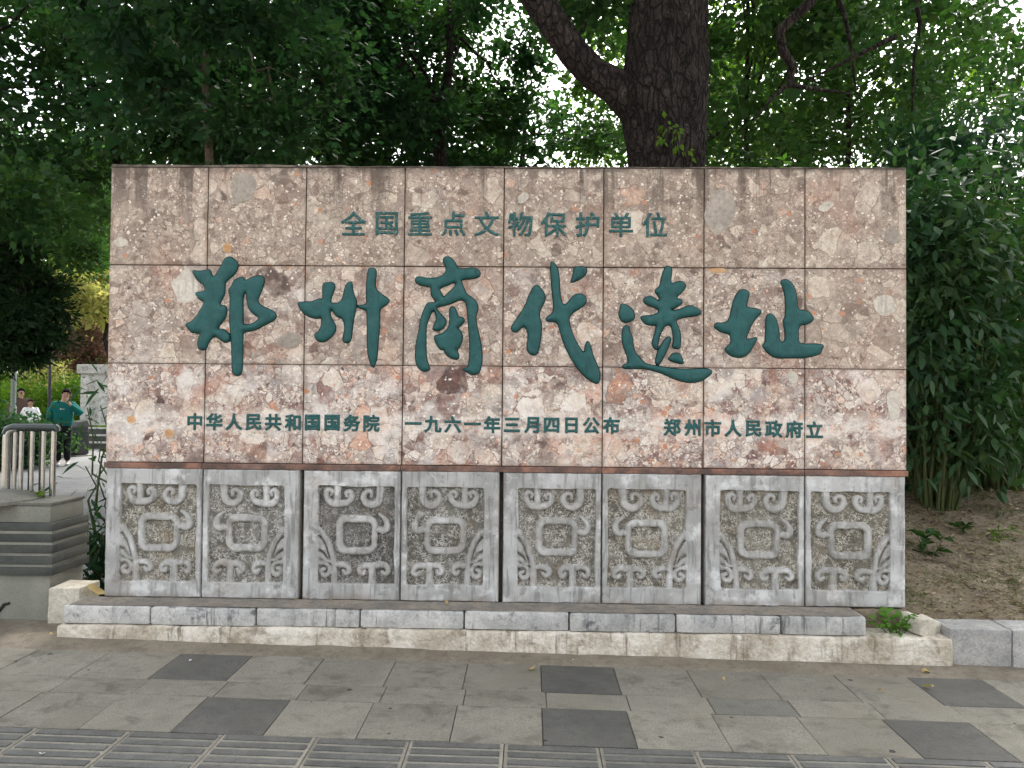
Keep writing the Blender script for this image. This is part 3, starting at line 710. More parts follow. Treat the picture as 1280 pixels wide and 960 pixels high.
GLYPHS = [[[-1734,2343,-1707,2355,-1676,2343,-1649,2317,-1648,2290,-1665,2251,-1696,2224,-1731,2193,-1728,2153,-1730,2122,-1743,2096,-1764,2052,-1720,2047,-1715,2021,-1719,1981,-1745,1946,-1768,1915,-1773,1899,-1739,1905,-1713,1893,-1690,1858,-1694,1832,-1716,1820,-1743,1832,-1765,1849,-1783,1862,-1805,1849,-1827,1822,-1839,1778,-1861,1772,-1884,1782,-1893,1804,-1891,1835,-1876,1875,-1885,1879,-1925,1880,-1952,1901,-1969,1927,-1966,1936,-1935,1945,-1900,1985,-1870,2038,-1853,2075,-1884,2086,-1907,2108,-1914,2126,-1907,2133,-1868,2133,-1852,2144,-1855,2170,-1891,2201,-1914,2227,-1937,2269,-1905,2263,-1870,2263,-1826,2278,-1816,2250,-1802,2222,-1781,2246,-1755,2294],[-1708,2145,-1686,2171,-1674,2206,-1647,2220,-1616,2229,-1601,2202,-1576,2220,-1541,2234,-1501,2238,-1483,2221,-1485,2190,-1504,2137,-1525,2084,-1512,2058,-1458,2030,-1423,2019,-1404,1992,-1413,1966,-1444,1948,-1483,1930,-1509,1912,-1553,1896,-1611,1888,-1611,1846,-1611,1740,-1611,1661,-1620,1622,-1646,1613,-1673,1626,-1676,1705,-1680,1793,-1685,1863,-1693,1916,-1696,1986,-1693,2056,-1695,2109],[-1612,1929,-1613,2022,-1617,2083,-1610,2127,-1594,2136,-1592,2106,-1582,2040,-1555,2005,-1510,1978,-1523,1956,-1558,1936,-1589,1931]],[[-1273,2072,-1248,2074,-1217,2076,-1186,2075,-1155,2090,-1133,2097,-1122,2087,-1116,2098,-1118,2137,-1118,2193,-1087,2196,-1055,2200,-1041,2176,-1045,2153,-1058,2122,-1066,2091,-1069,2068,-1023,2068,-1003,2083,-988,2115,-983,2153,-970,2188,-950,2203,-935,2196,-934,2154,-918,2107,-904,2072,-909,2038,-920,1991,-929,1929,-936,1859,-942,1832,-961,1824,-984,1828,-989,1859,-977,1898,-978,1944,-994,1975,-1025,1986,-1049,2013,-1065,2033,-1072,2013,-1064,1975,-1040,1944,-1032,1913,-1043,1878,-1074,1847,-1112,1827,-1148,1836,-1166,1865,-1160,1881,-1137,1893,-1123,1928,-1121,1982,-1146,1974,-1185,1978,-1228,2001,-1256,2031],[-839,2271,-827,2288,-804,2290,-786,2275,-791,2209,-792,2170,-771,2139,-736,2116,-704,2093,-708,2074,-727,2058,-758,2039,-763,2008,-761,1946,-765,1884,-771,1822,-774,1744,-785,1698,-796,1671,-812,1690,-832,1752,-836,1821,-838,1930,-839,2023,-867,2034,-898,2045,-894,2057,-867,2057,-842,2065,-846,2115,-845,2193]],[[-374,2332,-366,2356,-348,2363,-322,2353,-295,2320,-286,2289,-247,2285,-185,2294,-155,2281,-141,2259,-150,2237,-185,2228,-228,2223,-263,2219,-254,2193,-237,2153,-223,2127,-192,2110,-161,2079,-152,2040,-169,1996,-163,1944,-146,1874,-128,1787,-126,1725,-135,1664,-153,1638,-187,1633,-218,1650,-245,1668,-214,1674,-204,1716,-202,1786,-203,1847,-210,1926,-217,1996,-222,2048,-231,2083,-253,2096,-280,2092,-314,2074,-358,2060,-402,2051,-415,2043,-393,2012,-362,1986,-348,1960,-357,1929,-383,1907,-413,1902,-433,1911,-423,1942,-410,1968,-412,2003,-424,2029,-441,2020,-458,1977,-475,1937,-474,1871,-474,1801,-470,1731,-455,1688,-446,1666,-463,1653,-494,1654,-520,1674,-536,1713,-537,1783,-531,1853,-518,1897,-506,1985,-481,2047,-468,2073,-446,2077,-407,2078,-429,2099,-447,2134,-443,2174,-482,2178,-522,2188,-544,2208,-540,2230,-518,2237,-474,2226,-421,2227,-382,2240,-356,2258,-352,2293],[-399,2165,-351,2183,-298,2206,-289,2192,-311,2162,-346,2131,-367,2107,-381,2135],[-330,2043,-310,2055,-292,2039,-280,2004,-274,1987,-248,1987,-236,1965,-252,1943,-274,1925,-282,1917,-256,1899,-247,1864,-255,1829,-272,1794,-285,1785,-269,1755,-271,1729,-302,1728,-337,1746,-355,1767,-361,1789,-381,1786,-404,1811,-419,1846,-422,1872,-396,1876,-365,1890,-339,1916,-329,1942,-327,1995]],[[195,2184,208,2189,232,2169,259,2127,259,2106,247,2072,224,2029,225,1987,237,1953,236,1894,229,1834,216,1767,190,1756,161,1770,148,1800,156,1859,155,1893,142,1927,121,1935,92,1901,66,1897,51,1918,58,1943,91,1986,133,2050,158,2122,178,2165],[291,2327,304,2334,325,2310,338,2276,345,2208,348,2140,361,2081,374,2064,395,2077,420,2111,445,2133,479,2137,504,2124,513,2095,501,2069,471,2048,437,2027,412,2005,404,1980,413,1929,439,1861,473,1802,503,1765,506,1820,523,1852,540,1811,558,1744,583,1693,599,1643,594,1596,580,1585,550,1596,499,1634,457,1684,423,1734,397,1785,367,1852,350,1920,332,1962,303,1966,276,1966,263,1980,277,1996,302,2013,312,2038,309,2089,301,2157,294,2242],[435,2302,465,2304,503,2304,514,2282,503,2252,470,2226,419,2205,415,2213,427,2243,434,2277]],[[990,2299,1007,2312,1027,2303,1034,2279,1027,2242,1029,2197,1060,2213,1093,2218,1117,2201,1117,2181,1097,2152,1069,2127,1060,2109,1085,2107,1100,2093,1089,2074,1053,2053,1020,2041,1053,2033,1093,2050,1142,2070,1175,2062,1214,2034,1211,2018,1175,2005,1126,2001,1077,1988,1057,1976,1069,1947,1086,1906,1090,1857,1086,1812,1070,1801,1037,1812,1045,1841,1044,1890,1033,1939,1021,1951,996,1947,972,1914,956,1864,948,1815,944,1795,925,1807,915,1840,927,1881,939,1922,943,1948,907,1946,874,1954,853,1978,843,1999,874,2003,914,2007,951,2020,959,2036,930,2057,898,2065,865,2085,863,2106,877,2118,906,2125,934,2110,955,2090,963,2102,950,2131,930,2151,938,2168,962,2184,970,2242],[726,2080,759,2068,796,2044,807,2011,804,1982,776,1968,739,1961,719,1986,710,2018,722,2051],[739,1932,760,1945,775,1933,776,1904,797,1871,797,1830,810,1781,847,1737,883,1704,940,1697,1014,1685,1095,1677,1176,1680,1241,1683,1274,1675,1282,1659,1257,1634,1209,1605,1160,1596,1112,1600,1046,1620,981,1652,924,1668,867,1682,810,1679,745,1679,733,1691,745,1703,773,1709,765,1757,744,1806,732,1855,734,1904],[1009,1877,1027,1873,1029,1853,1009,1799,985,1750,961,1705,936,1709,940,1750,956,1799,984,1848],[1038,1775,1082,1777,1099,1743,1111,1710,1062,1718,1009,1738,1030,1755]],[[1432,2145,1450,2166,1481,2168,1506,2151,1502,2124,1488,2081,1490,2062,1511,2055,1554,2051,1581,2038,1572,2020,1542,1989,1521,1955,1500,1909,1482,1860,1512,1866,1554,1879,1548,1854,1524,1811,1494,1768,1464,1753,1421,1754,1385,1768,1360,1798,1363,1810,1397,1841,1395,1872,1384,1899,1354,1902,1323,1914,1296,1935,1294,1951,1308,1964,1335,1962,1366,1965,1387,1991,1399,2050,1414,2111],[1695,2220,1718,2233,1742,2228,1766,2208,1785,2172,1794,2120,1798,2071,1806,2043,1833,2046,1864,2037,1897,2001,1888,1979,1858,1960,1815,1957,1803,1930,1804,1887,1806,1844,1840,1837,1912,1839,1959,1833,1948,1809,1933,1775,1876,1762,1840,1753,1755,1753,1670,1750,1634,1770,1603,1800,1585,1824,1603,1840,1604,1879,1606,1935,1606,1983,1615,2014,1633,2022,1654,2014,1673,1978,1685,1923,1691,1849,1723,1850,1723,1911,1715,1960,1713,1978,1724,1997,1727,2052,1725,2113,1718,2162,1706,2193]]]

for g, lab in zip(GLYPHS, ('first large green brush-written character on the left', 'second large brush-written character with three uprights', 'third large brush-written character with a wide frame', 'fourth large brush-written character with a long sweeping tail', 'fifth large brush-written character underlined by a long stroke', 'last large green brush-written character on the right')):
    me, c = glyph_mesh(g, 'calligraphy_character')
    o = wput('calligraphy_character', me, M['paint'], (c[0], -0.0034, c[2]), label=lab)
    me2, c2 = glyph_mesh(g, 'shadow_outline', 0.0042, 0.004, 0.0004, 0.0042)  # near-black outline painted for the shadow edges round the strokes
    put('shadow_outline', me2, M['paint_shadow'], o, loc=(c2[0] - c[0], 0.0010, c2[2] - c[2]))
# ---- small inscription characters
def text_mesh(ch, size, off):
    """outline loops of a character of the built-in font, thickened and given a rounded face"""
    cu = bpy.data.curves.new('inscription_character', 'FONT'); cu.body = ch; cu.size = size; cu.resolution_u = 3
    ob = bpy.data.objects.new('tmp', cu); COL.objects.link(ob)
    dg = bpy.context.evaluated_depsgraph_get(); dg.update()
    me = bpy.data.meshes.new_from_object(ob.evaluated_get(dg)); bpy.data.objects.remove(ob); bpy.data.curves.remove(cu)
    bm = bmesh.new(); bm.from_mesh(me); bpy.data.meshes.remove(me)
    bmesh.ops.remove_doubles(bm, verts=bm.verts[:], dist=1e-6)
    nb = {}
    for e in bm.edges:
        if len(e.link_faces) == 1:
            a, b = e.verts; nb.setdefault(a, []).append(b); nb.setdefault(b, []).append(a)
    loops = []; seen = set()
    for st in nb:
        if st in seen: continue
        L = [st]; seen.add(st); cur = st
        while True:
            nx = [q for q in nb[cur] if q not in seen]
            if not nx: break
            cur = nx[0]; seen.add(cur); L.append(cur)
        loops.append(np.array([v.co[:2] for v in L]))
    bm.free()
    al = np.concatenate(loops); c = (al.min(0) + al.max(0)) / 2
    me, c2 = glyph_mesh(None, 'inscription_character', size / 62.0, 0.006, 0.004, off, [L - c for L in loops])
    co = np.empty(len(me.vertices) * 3, np.float32); me.vertices.foreach_get('co', co); co = co.reshape(-1, 3) + c2.astype(np.float32); me.vertices.foreach_set('co', co.ravel())
    return me
TC = {}
def line(txt, xa, xb, za, zb, size, off, mat):
    for i, ch in enumerate(txt):
        t = i / (len(txt) - 1)
        if (ch, mat) not in TC:
            TC[(ch, mat)] = text_mesh(ch, size, off); TC[(ch, mat)].materials.append(M[mat])
        wput('inscription_character', TC[(ch, mat)], None, (xa + (xb - xa) * t, -0.0028, za + (zb - za) * t + (0.0 if ch != '一' else 0.004)))
line('全国重点文物保护单位', -0.932, 0.928, 2.566, 2.564, 0.160, 0.0032, 'paint_worn')
line('中华人民共和国国务院', -1.903, -0.804, 1.329, 1.330, 0.106, 0.0042, 'paint_small')
line('一九六一年三月四日公布', -0.546, 0.669, 1.327, 1.329, 0.106, 0.0042, 'paint_small')
line('郑州市人民政府立', 1.041, 1.903, 1.323, 1.317, 0.106, 0.0042, 'paint_small')

# ------------------------------------------------------------------ plinth
pl = empty('stone_plinth', (0, -0.1, -0.05), 'stepped plinth of cream render and grey kerb blocks under the monument wall', 'plinth')
def rough_block(x0, x1, y0, y1, z0, z1, seed, amp=0.006, bev=0.012, nsx=None, lean=0.0):
    bm = bmesh.new(); bmesh.ops.create_cube(bm, size=1)
    for v in bm.verts: v.co = (x0 + (v.co.x + .5) * (x1 - x0), y0 + (v.co.y + .5) * (y1 - y0), z0 + (v.co.z + .5) * (z1 - z0))
    bmesh.ops.bevel(bm, geom=bm.edges[:], offset=bev, segments=2, affect='EDGES', profile=0.6)
    n = nsx or max(2, int((x1 - x0) / 0.05))
    for k in range(1, n):
        g = bm.verts[:] + bm.edges[:] + bm.faces[:]
        bmesh.ops.bisect_plane(bm, geom=g, plane_co=(x0 + (x1 - x0) * k / n, 0, 0), plane_no=(1, 0, 0))
    nz = max(1, int((z1 - z0) / 0.04))
    for k in range(1, nz):
        g = bm.verts[:] + bm.edges[:] + bm.faces[:]
        bmesh.ops.bisect_plane(bm, geom=g, plane_co=(0, 0, z0 + (z1 - z0) * k / nz), plane_no=(0, 0, 1))
    for v in bm.verts:
        x, y, z = v.co
        n1 = float(fbm(np.array(x * 7 + seed), np.array(z * 9 + y * 5), seed)); n2 = float(fbm(np.array(x * 8 - seed), np.array(y * 9 + z * 3), seed + 3))
        v.co.y += n1 * amp * 2 + lean * (z - z0); v.co.z += n2 * amp * (1.6 if z > (z0 + z1) / 2 else 0.3)
    m = MB(); m.bm(bm); return m
rough_block(-2.60, 2.605, -0.245, 0.43, -0.16, 0.131, 3, 0.010, 0.012, 130, 0.03).build('rendered_base', M['plaster'], pl, 50, loc=(0, 0.1, 0.05))
jx = [-2.585, -2.06, -1.435, -0.818, -0.205, 0.41, 1.03, 1.64, 2.13]
for i, (a, b) in enumerate(zip(jx, jx[1:])):
    rough_block(a + 0.003, b - 0.003, -0.205 + rs.uniform(-.006, .006), 0.02, 0.134, 0.240 + rs.uniform(-.003, .003), 10 + i, 0.006, 0.016).build('kerb_block', M['marble'], pl, 50, loc=(0, 0.1, 0.05))
sheet('ledge_dust', M['ledge'], -2.56, 2.11, -0.188, -0.004, lambda x, y: 0.2425 + 0.003 * sstep(-.08, -.02, y) * (1 + 3 * fbm(x * 7, y * 20, 4)), 120, 10, kind='stuff', parent=pl, loc=(0, 0.1, 0.05))

rough_block(2.135, 2.47, -0.03, 0.40, 0.12, 0.236, 71, 0.02, 0.02).build('earth_fill', M['soil'], pl, 50, loc=(0, 0.1, 0.05))
# broken lump and kerb to the right
rough_block(-0.10, 0.10, -0.07, 0.09, -0.02, 0.085, 33, 0.05, 0.03).build('broken_concrete_lump', M['concrete'], None, 50, loc=(2.50, -0.10, 0.135), rot=(0.12, 0.25, 0.5),
    label='tan broken lump of concrete beside the green weed at the plinth end', cat='rubble')
kb = empty('stone_kerb', (3.0, -0.15, -0.05), 'grey stone kerb holding the soil bank right of the plinth', 'kerb')
for i, (a, b) in enumerate([(2.60, 2.955), (2.96, 3.75), (3.755, 4.55)]):
    rough_block(a, b, -0.21, 0.0, -0.2, 0.185, 40 + i, 0.008, 0.015).build('kerb_block', M['kerb'], kb, 50, loc=(-3.0, 0.15, 0.05))
rough_block(2.44, 2.66, -0.10, 0.02, 0.11, 0.215, 47, 0.012, 0.015).build('kerb_block', M['kerb'], kb, 50, loc=(-3.0, 0.15, 0.05), rot=(0, 0.08, 0.0))

# ------------------------------------------------------------------ left pillar, rail, low block
pr = empty('stepped_granite_pillar', (-3.3, 0.25, 0.0), 'low grey granite gate pillar with stepped dark bands left of the monument', 'pillar')
def pbox(n, x1, y0, z0, z1, mat, b=0.006, x0=-3.75, y1=0.44):
    MB().box(x0 + 3.3, x1 + 3.3, y0 - 0.25, y1 - 0.25, z0, z1, b).build(n, M[mat], pr, 40)
pbox('lower_block', -2.84, 0.075, -0.1, 0.352, 'granite')
zz = 0.3525
for i in range(5):
    k = 0.0 if i else 0.0
    pbox('dark_band', -2.812 - 0.002 * i, 0.05 + 0.002 * i, zz, zz + 0.05, 'granite_dark', 0.004, y1=0.462)
    zz += 0.0503
    if i < 4:
        pbox('pale_course', -2.824, 0.062, zz, zz + 0.0185, 'granite', 0.002, y1=0.45); zz += 0.0188
pbox('upper_block', -2.846, 0.078, zz, zz + 0.105, 'granite'); zz += 0.1053
pbox('cap', -2.84, 0.072, zz, zz + 0.022, 'granite_cap', 0.006, y1=0.446); zz += 0.022
PT = zz
dome = MB().lathe([(0.34, 0.0), (0.335, 0.02), (0.28, 0.045), (0.18, 0.06), (0.05, 0.066), (0.0, 0.067)], 28)
dome.build('domed_stone', M['granite_cap'], pr, 50, loc=(-3.36 + 3.3, 0.2 - 0.25, PT - 0.012))
t_ = NT('dark drip stain'); st_m = t_.fin((0.03, 0.03, 0.027), 0.8, 0.2)
MB().tube([(-3.19 + 3.3, 0.0735 - 0.25, 0.02), (-3.165 + 3.3, 0.0735 - 0.25, 0.11), (-3.125 + 3.3, 0.0735 - 0.25, 0.165), (-3.09 + 3.3, 0.0735 - 0.25, 0.175)], [0.006, 0.009, 0.011, 0.008], 6).build('paint_mark', st_m, pr)
rl = empty('steel_railing', (-3.17, 0.36, PT), 'short steel railing with upright bars on the granite pillar', 'railing')
rl.rotation_euler = (0, 0, 0.1)
RH = 0.455
MB().tube([(-0.15, 0, 0), (-0.15, 0, RH - 0.06), (-0.14, 0, RH - 0.025), (-0.112, 0, RH - 0.006), (-0.08, 0, RH)], [0.026] * 5, 14).build('post', M['steel'], rl, 60)
MB().tube([(-0.16, -0.002, RH - 0.04), (-0.145, -0.002, RH - 0.01), (-0.11, -0.002, RH + 0.006), (0.135, 0.0, RH + 0.006), (0.163, 0, RH + 0.002), (0.17, 0, RH - 0.02)], [0.024, 0.027, 0.028, 0.028, 0.027, 0.02], 14).build('top_rail', M['rail_dark'], rl, 60)
MB().tube([(0.15, 0, 0), (0.15, 0, RH - 0.01)], [0.017] * 2, 14).build('post', M['steel'], rl, 60)
for bx_ in (-0.098, -0.058, 0.012, 0.085):
    MB().tube([(bx_, 0.0, 0), (bx_, 0, RH - 0.01)], [0.0135] * 2, 12).build('bar', M['steel'], rl, 60)
for bx_ in (-0.08, -0.025, 0.045, 0.115):
    MB().tube([(bx_, 0.05, 0), (bx_, 0.05, RH - 0.01)], [0.012] * 2, 12).build('bar', M['rail_dark'], rl, 60)
MB().box(-0.16, 0.165, 0.035, 0.065, RH - 0.02, RH + 0.01, 0.006).build('back_rail', M['rail_dark'], rl)
rough_block(-0.1, 0.1, -0.11, 0.12, 0, 0.335, 61, 0.012, 0.01).build('low_concrete_block', M['concrete'], None, 50, loc=(-2.715, 0.13, -0.05),
    label='small weathered concrete block between granite pillar and plinth', cat='block')

# ------------------------------------------------------------------ foliage
def unit(a): return a / (np.linalg.norm(a, axis=-1, keepdims=True) + 1e-9)
def leaf_geo(P, D, N, L, W, fold=0.25, droop=0.0):
    """folded diamond leaves: base, right, tip, left -> two triangles each"""
    D = unit(D); Sd = unit(np.cross(D, N)); Nn = np.cross(Sd, D)
    L = L[:, None]; W = W[:, None]
    mid = P + D * L * 0.42
    v = np.stack([P, mid + Sd * W + Nn * W * fold, P + D * L - Nn * L * droop, mid - Sd * W + Nn * W * fold], 1)
    n = len(P); b = np.arange(n)[:, None] * 4
    F = np.concatenate([b + np.array([[0, 1, 2]]), b + np.array([[0, 2, 3]])], 0)
    return v.reshape(-1, 3), F
def blade_geo(P, D, N, L, W, droop=0.2):
    """long lance leaf: base, two pairs, tip; bends down towards the tip"""
    D = unit(D); Sd = unit(np.cross(D, N)); L = L[:, None]; W = W[:, None]; dz = np.array([[0, 0, -1.0]])
    def at(t): return P + D * L * t + dz * L * droop * t * t
    v = np.stack([P, at(.3) + Sd * W * .9, at(.3) - Sd * W * .9, at(.62) + Sd * W * .85, at(.62) - Sd * W * .85, at(1.0)], 1)
    n = len(P); b = np.arange(n)[:, None] * 6
    F = np.concatenate([b + np.array([q]) for q in ((0, 2, 1), (1, 2, 4), (1, 4, 3), (3, 4, 5))], 0)
    return v.reshape(-1, 3), F
def crown(rng, C, n, spread, L, asp=0.3, flat=0.6, blade=False, droop=0.3, up=0.6):
    """leaves in clumps round centres C (m,3)"""
    k = rng.integers(0, len(C), n); sc = rng.uniform(0.5, 1.3, len(C))[k][:, None]
    off = rng.normal(0, 1, (n, 3)) * np.array([1, 1, flat]) * spread * sc
    P = C[k] + off
    D = unit(off + rng.normal(0, spread * 0.7, (n, 3)) + np.array([0, 0, -droop * spread]))
    N = unit(rng.normal(0, 0.6, (n, 3)) + np.array([0, 0, up]))
    LL = L * rng.uniform(0.6, 1.25, n); WW = LL * asp * rng.uniform(0.8, 1.2, n)
    return (blade_geo if blade else leaf_geo)(P, D, N, LL, WW)
def ellipsoid(rng, n, c, r, shell=0.45):
    d = unit(rng.normal(0, 1, (n, 3))); q = rng.uniform(shell ** 3, 1, n) ** (1 / 3)
    return np.array(c) + d * q[:, None] * np.array(r)
def wig(rng, a, b, n, amp):
    a = np.array(a, float); b = np.array(b, float); t = np.linspace(0, 1, n)[:, None]
    return a + (b - a) * t + rng.normal(0, amp, (n, 3)) * np.sin(np.pi * t) + np.array([0, 0, 1.0]) * np.sin(np.pi * t) * amp * 1.0
def tree(name, label, base, crown_c, crown_r, nl, leaf, seed, trunk_r=0.14, nclump=60, spread=0.4, L=0.115, bark='bark', fork=None, nlimb=9, group=None, asp=0.3, cat='tree', shell=0.45, extra=None, trunk_path=None, up=0.6, droop=0.3):
    rng = np.random.default_rng(seed)
    b = np.array(base, float)
    e = empty(name, tuple(b), label, cat, group)
    cc = np.array(crown_c, float); cr = np.array(crown_r, float)
    C = ellipsoid(rng, nclump, cc, cr, shell)
    if extra is not None: C = np.concatenate([C, np.array(extra, float)])
    fz = fork if fork is not None else cc[2] - cr[2] * 0.55
    top = cc + np.array([0, 0, cr[2] * 0.5])
    if trunk_path is None:
        pth = wig(rng, b + np.array([0, 0, -0.25]), top, 12, 0.07 * trunk_r / 0.14)
        rad = trunk_r * np.linspace(1.12, 0.25, 12)
    else:
        pth = np.array(trunk_path, float); rad = np.array([p[3] for p in pth]); pth = pth[:, :3]
    rgw = random.Random(seed)
    if trunk_r < 0.3:
        MB().tube([p - b for p in pth], rad, 12, True, 0.05, rgw).build('trunk', M[bark], e, 70)
    else:                                                   # thick trunk: ridged, fissured bark
        zz_ = np.linspace(pth[0, 2], pth[-1, 2], 260); na = 96
        cx_ = np.interp(zz_, pth[:, 2], pth[:, 0]); cy_ = np.interp(zz_, pth[:, 2], pth[:, 1]); rr_ = np.interp(zz_, pth[:, 2], rad)
        A_, Z_ = np.meshgrid(np.arange(na) * 2 * np.pi / na, zz_)
        U_ = A_ * 4.5 + 0.8 * fbm(A_ * 2, Z_ * 1.5, 3)
        ridge = np.abs(fbm(np.cos(A_) * 5 + Z_ * .25, np.sin(A_) * 5 + Z_ * .5, 5)) + 0.5 * np.abs(fbm(np.cos(A_) * 11 + 7, np.sin(A_) * 11 + Z_ * 2.2, 8))
        knob = sstep(.12, .3, fbm(np.cos(A_) * 1.6 + 3, Z_ * 1.7 + np.sin(A_) * 1.6, 12))
        R_ = rr_[:, None] * (1 + 0.05 * np.sin(A_ * 5 + Z_) * 0.5) - 0.03 + 0.14 * ridge + 0.05 * knob
        V_ = np.stack([cx_[:, None] + R_ * np.cos(A_), cy_[:, None] + R_ * np.sin(A_), Z_], -1).reshape(-1, 3) - b
        I_ = np.arange(260 * na).reshape(260, na); J_ = np.roll(I_, -1, 1)
        put('trunk', mesh_np('trunk', V_, np.stack([I_[:-1], J_[:-1], J_[1:], I_[1:]], -1).reshape(-1, 4), True), M[bark], e)
    br = MB(); sel = rng.permutation(len(C))[:nlimb]
    for q in sel:
        zc = rng.uniform(fz, max(fz + 0.2, top[2] - 0.3)); i = int(np.argmin(np.abs(pth[:, 2] - zc)))
        n = 7; w = wig(rng, pth[i], C[q], n, 0.14)
        r0 = min(rad[i] * 0.55, trunk_r * 0.5)
        br.tube([p - b for p in w], np.linspace(r0, 0.012, n), 6)
        for _ in range(2):
            j = rng.integers(2, n - 1); q2 = C[np.argmin(np.linalg.norm(C - w[j] - rng.normal(0, .7, 3), axis=1))]
            br.tube([p - b for p in wig(rng, w[j], q2, 5, 0.08)], np.linspace(r0 * 0.45, 0.008, 5), 5)
    br.build('branches', M[bark], e, 70)
    V, F = crown(rng, C, int(nl * 0.9), spread, L, asp, up=up, droop=droop)
    V2, F2 = crown(rng, C, nl // 10, spread * 0.6, L * 1.9, asp * 1.15, up=up, droop=droop)      # larger inner leaves, added to close small sky gaps in each clump
    F = np.concatenate([F, F2 + len(V)]); V = np.concatenate([V, V2])
    put('crown', mesh_np('crown', V - b, F), M[leaf], e)
    return e
gz = lambda x, y: float(terrain(x, y))
def at(px, py, d):
    """world point seen at photo pixel px, py at forward distance d (used to set things out on the site plan)"""
    p = Vector((0.1618, -4.7231, 1.48)) + (_f + _r2 * ((px - 640) / 961) + _u2 * ((480 - py) / 961)) * d
    return np.array(p)

# the big old tree behind the wall
bx0, by0 = 1.48, 2.45; b0 = gz(bx0, by0)
TP = [(x + 0.2, y, z, r) for x, y, z, r in ((1.30, 2.45, b0 - .3, .48), (1.28, 2.45, b0 + .5, .41), (1.26, 2.45, 2.6, .36), (1.25, 2.45, 3.1, .34), (1.235, 2.44, 3.6, .345), (1.21, 2.42, 4.0, .365), (1.19, 2.4, 4.35, .385), (1.21, 2.4, 4.7, .365), (1.24, 2.42, 5.2, .35), (1.3, 2.5, 6.2, .31), (1.5, 2.8, 7.6, .24), (1.7, 3.2, 9.2, .14))]
big = tree('old_tree', 'massive old tree with thick dark trunk and forked limb behind the wall', (bx0, by0, b0), (1.0, 2.6, 9.3), (5.6, 5.4, 2.6), 42000, 'leaf', 5, 0.4, 130, 0.55, 0.115, nlimb=22, trunk_path=TP, fork=6.2, shell=0.3)
bb = np.array((bx0, by0, b0))
def limb(parent, b, pts, rads, seed, n=10, mat='bark', name='limb', wob=0.04):
    MB().tube([np.array(p) - b for p in pts], rads, n, True, wob, random.Random(seed)).build(name, M[mat], parent, 70)
limb(big, bb, [(1.36, 2.4, 4.08), (1.12, 2.37, 4.26), (0.92, 2.34, 4.40), (0.73, 2.32, 4.50), (0.55, 2.3, 4.68), (0.38, 2.28, 4.92), (0.18, 2.25, 5.2), (-0.1, 2.2, 5.6), (-0.6, 2.1, 6.4), (-1.2, 2.0, 7.6)], [.27, .2, .155, .14, .14, .14, .14, .13, .11, .06], 3, 26)
# crooked drooping branch in front of the right-hand trees, from high on the old tree
p = [at(*q) for q in ((1120, -190, 7.6), (1050, -60, 7.6), (1012, 4, 7.6), (975, 38, 7.6), (978, 62, 7.6), (990, 82, 7.6), (988, 108, 7.6))]
limb(big, bb, [(1.35, 2.55, 6.6)] + [tuple(q) for q in p], [.12, .09, .07, .052, .05, .048, .043, .03], 7, 9)
p2 = [at(*q) for q in ((988, 106, 7.6), (1010, 110, 7.62), (1040, 114, 7.65), (1066, 118, 7.7))]
limb(big, bb, p2, [.03, .022, .016, .008], 8, 6)
p2 = [at(*q) for q in ((988, 104, 7.6), (965, 122, 7.55), (945, 150, 7.5))]
limb(big, bb, p2, [.028, .018, .006], 9, 6)
for sd_, pts in ((21, ((1040, -20, 8), (1056, 20, 8), (1064, 60, 8), (1070, 115, 8))), (22, ((1140, -30, 8.4), (1150, 30, 8.4), (1142, 80, 8.4), (1140, 140, 8.4))), (23, ((720, 50, 7.4), (738, 20, 7.4), (752, -10, 7.4))), (24, ((1120, 45, 8), (1070, 70, 8), (1010, 100, 8)))):
    pp = [at(*q) for q in pts]; limb(big, bb, pp, np.linspace(.03 if sd_ != 23 else .02, .01, len(pp)), sd_, 6)
# twigs with leaves hanging into the top of the picture
rng = np.random.default_rng(77)
C = np.array([at(x, y, d) for x, y, d in ((735, 12, 7.5), (705, 2, 7.6), (755, 40, 7.6), (690, 40, 8.4), (742, 62, 8.2), (765, 5, 7.3), (725, -15, 7.5), (1060, 60, 8.2), (1145, 60, 8.4), (1150, 110, 8.6), (1200, 40, 8.4), (1250, 60, 8.4), (1230, 10, 8.2), (1100, 20, 8.3))])
V, F = crown(rng, C, 1700, 0.17, 0.1, 0.3)
put('hanging_leaves', mesh_np('hanging_leaves', V - bb, F), M['leaf'], big, kind='stuff')
# epicormic sprig on the trunk
C = np.array([at(x, y, 6.75) for x, y in ((835, 158), (848, 165), (845, 180), (828, 172), (852, 188))])
V, F = crown(rng, C, 46, 0.04, 0.065, 0.3, droop=1.2)
put('trunk_sprig', mesh_np('trunk_sprig', V - bb, F), M['leaf_light'], big, kind='stuff')

# trees in the grove behind (px of the trunk, distance, crown height, ...)
def grove(px, d, label, crz, rr, nl, leaf, seed, tr, name='grove_tree', h=None, dx=0, dy=0, **k):
    q = at(px, 205, d); x, y = q[0], q[1]; z = gz(x, y)
    return tree(name, label, (x, y, z), (x + dx, y + dy, crz), rr, nl, leaf, seed, tr, group='trees of the grove behind the wall', **k)
grove(545, 12, 'slim dark trunk tree rising behind the wall above the third large character', 8.0, (2.7, 2.2, 3.1), 21000, 'leaf_dark', 31, 0.16, nclump=42, dy=2.0)
grove(466, 13.2, 'slender leaning tree behind the wall above the second large character', 7.8, (2.2, 2.1, 2.6), 15000, 'leaf', 32, 0.13, nclump=32, dy=1.6)
grove(256, 9.6, 'thin brown stemmed tree behind the top left slab of the wall', 6.5, (1.9, 1.8, 2.0), 18000, 'leaf_dark', 33, 0.085, nclump=44, bark='bark_pale', spread=0.36)
grove(360, 14.5, 'broad leafy tree between thin brown stem and slender leaning tree', 7.8, (3.0, 2.5, 3.1), 22000, 'leaf_dark', 34, 0.15, nclump=44)
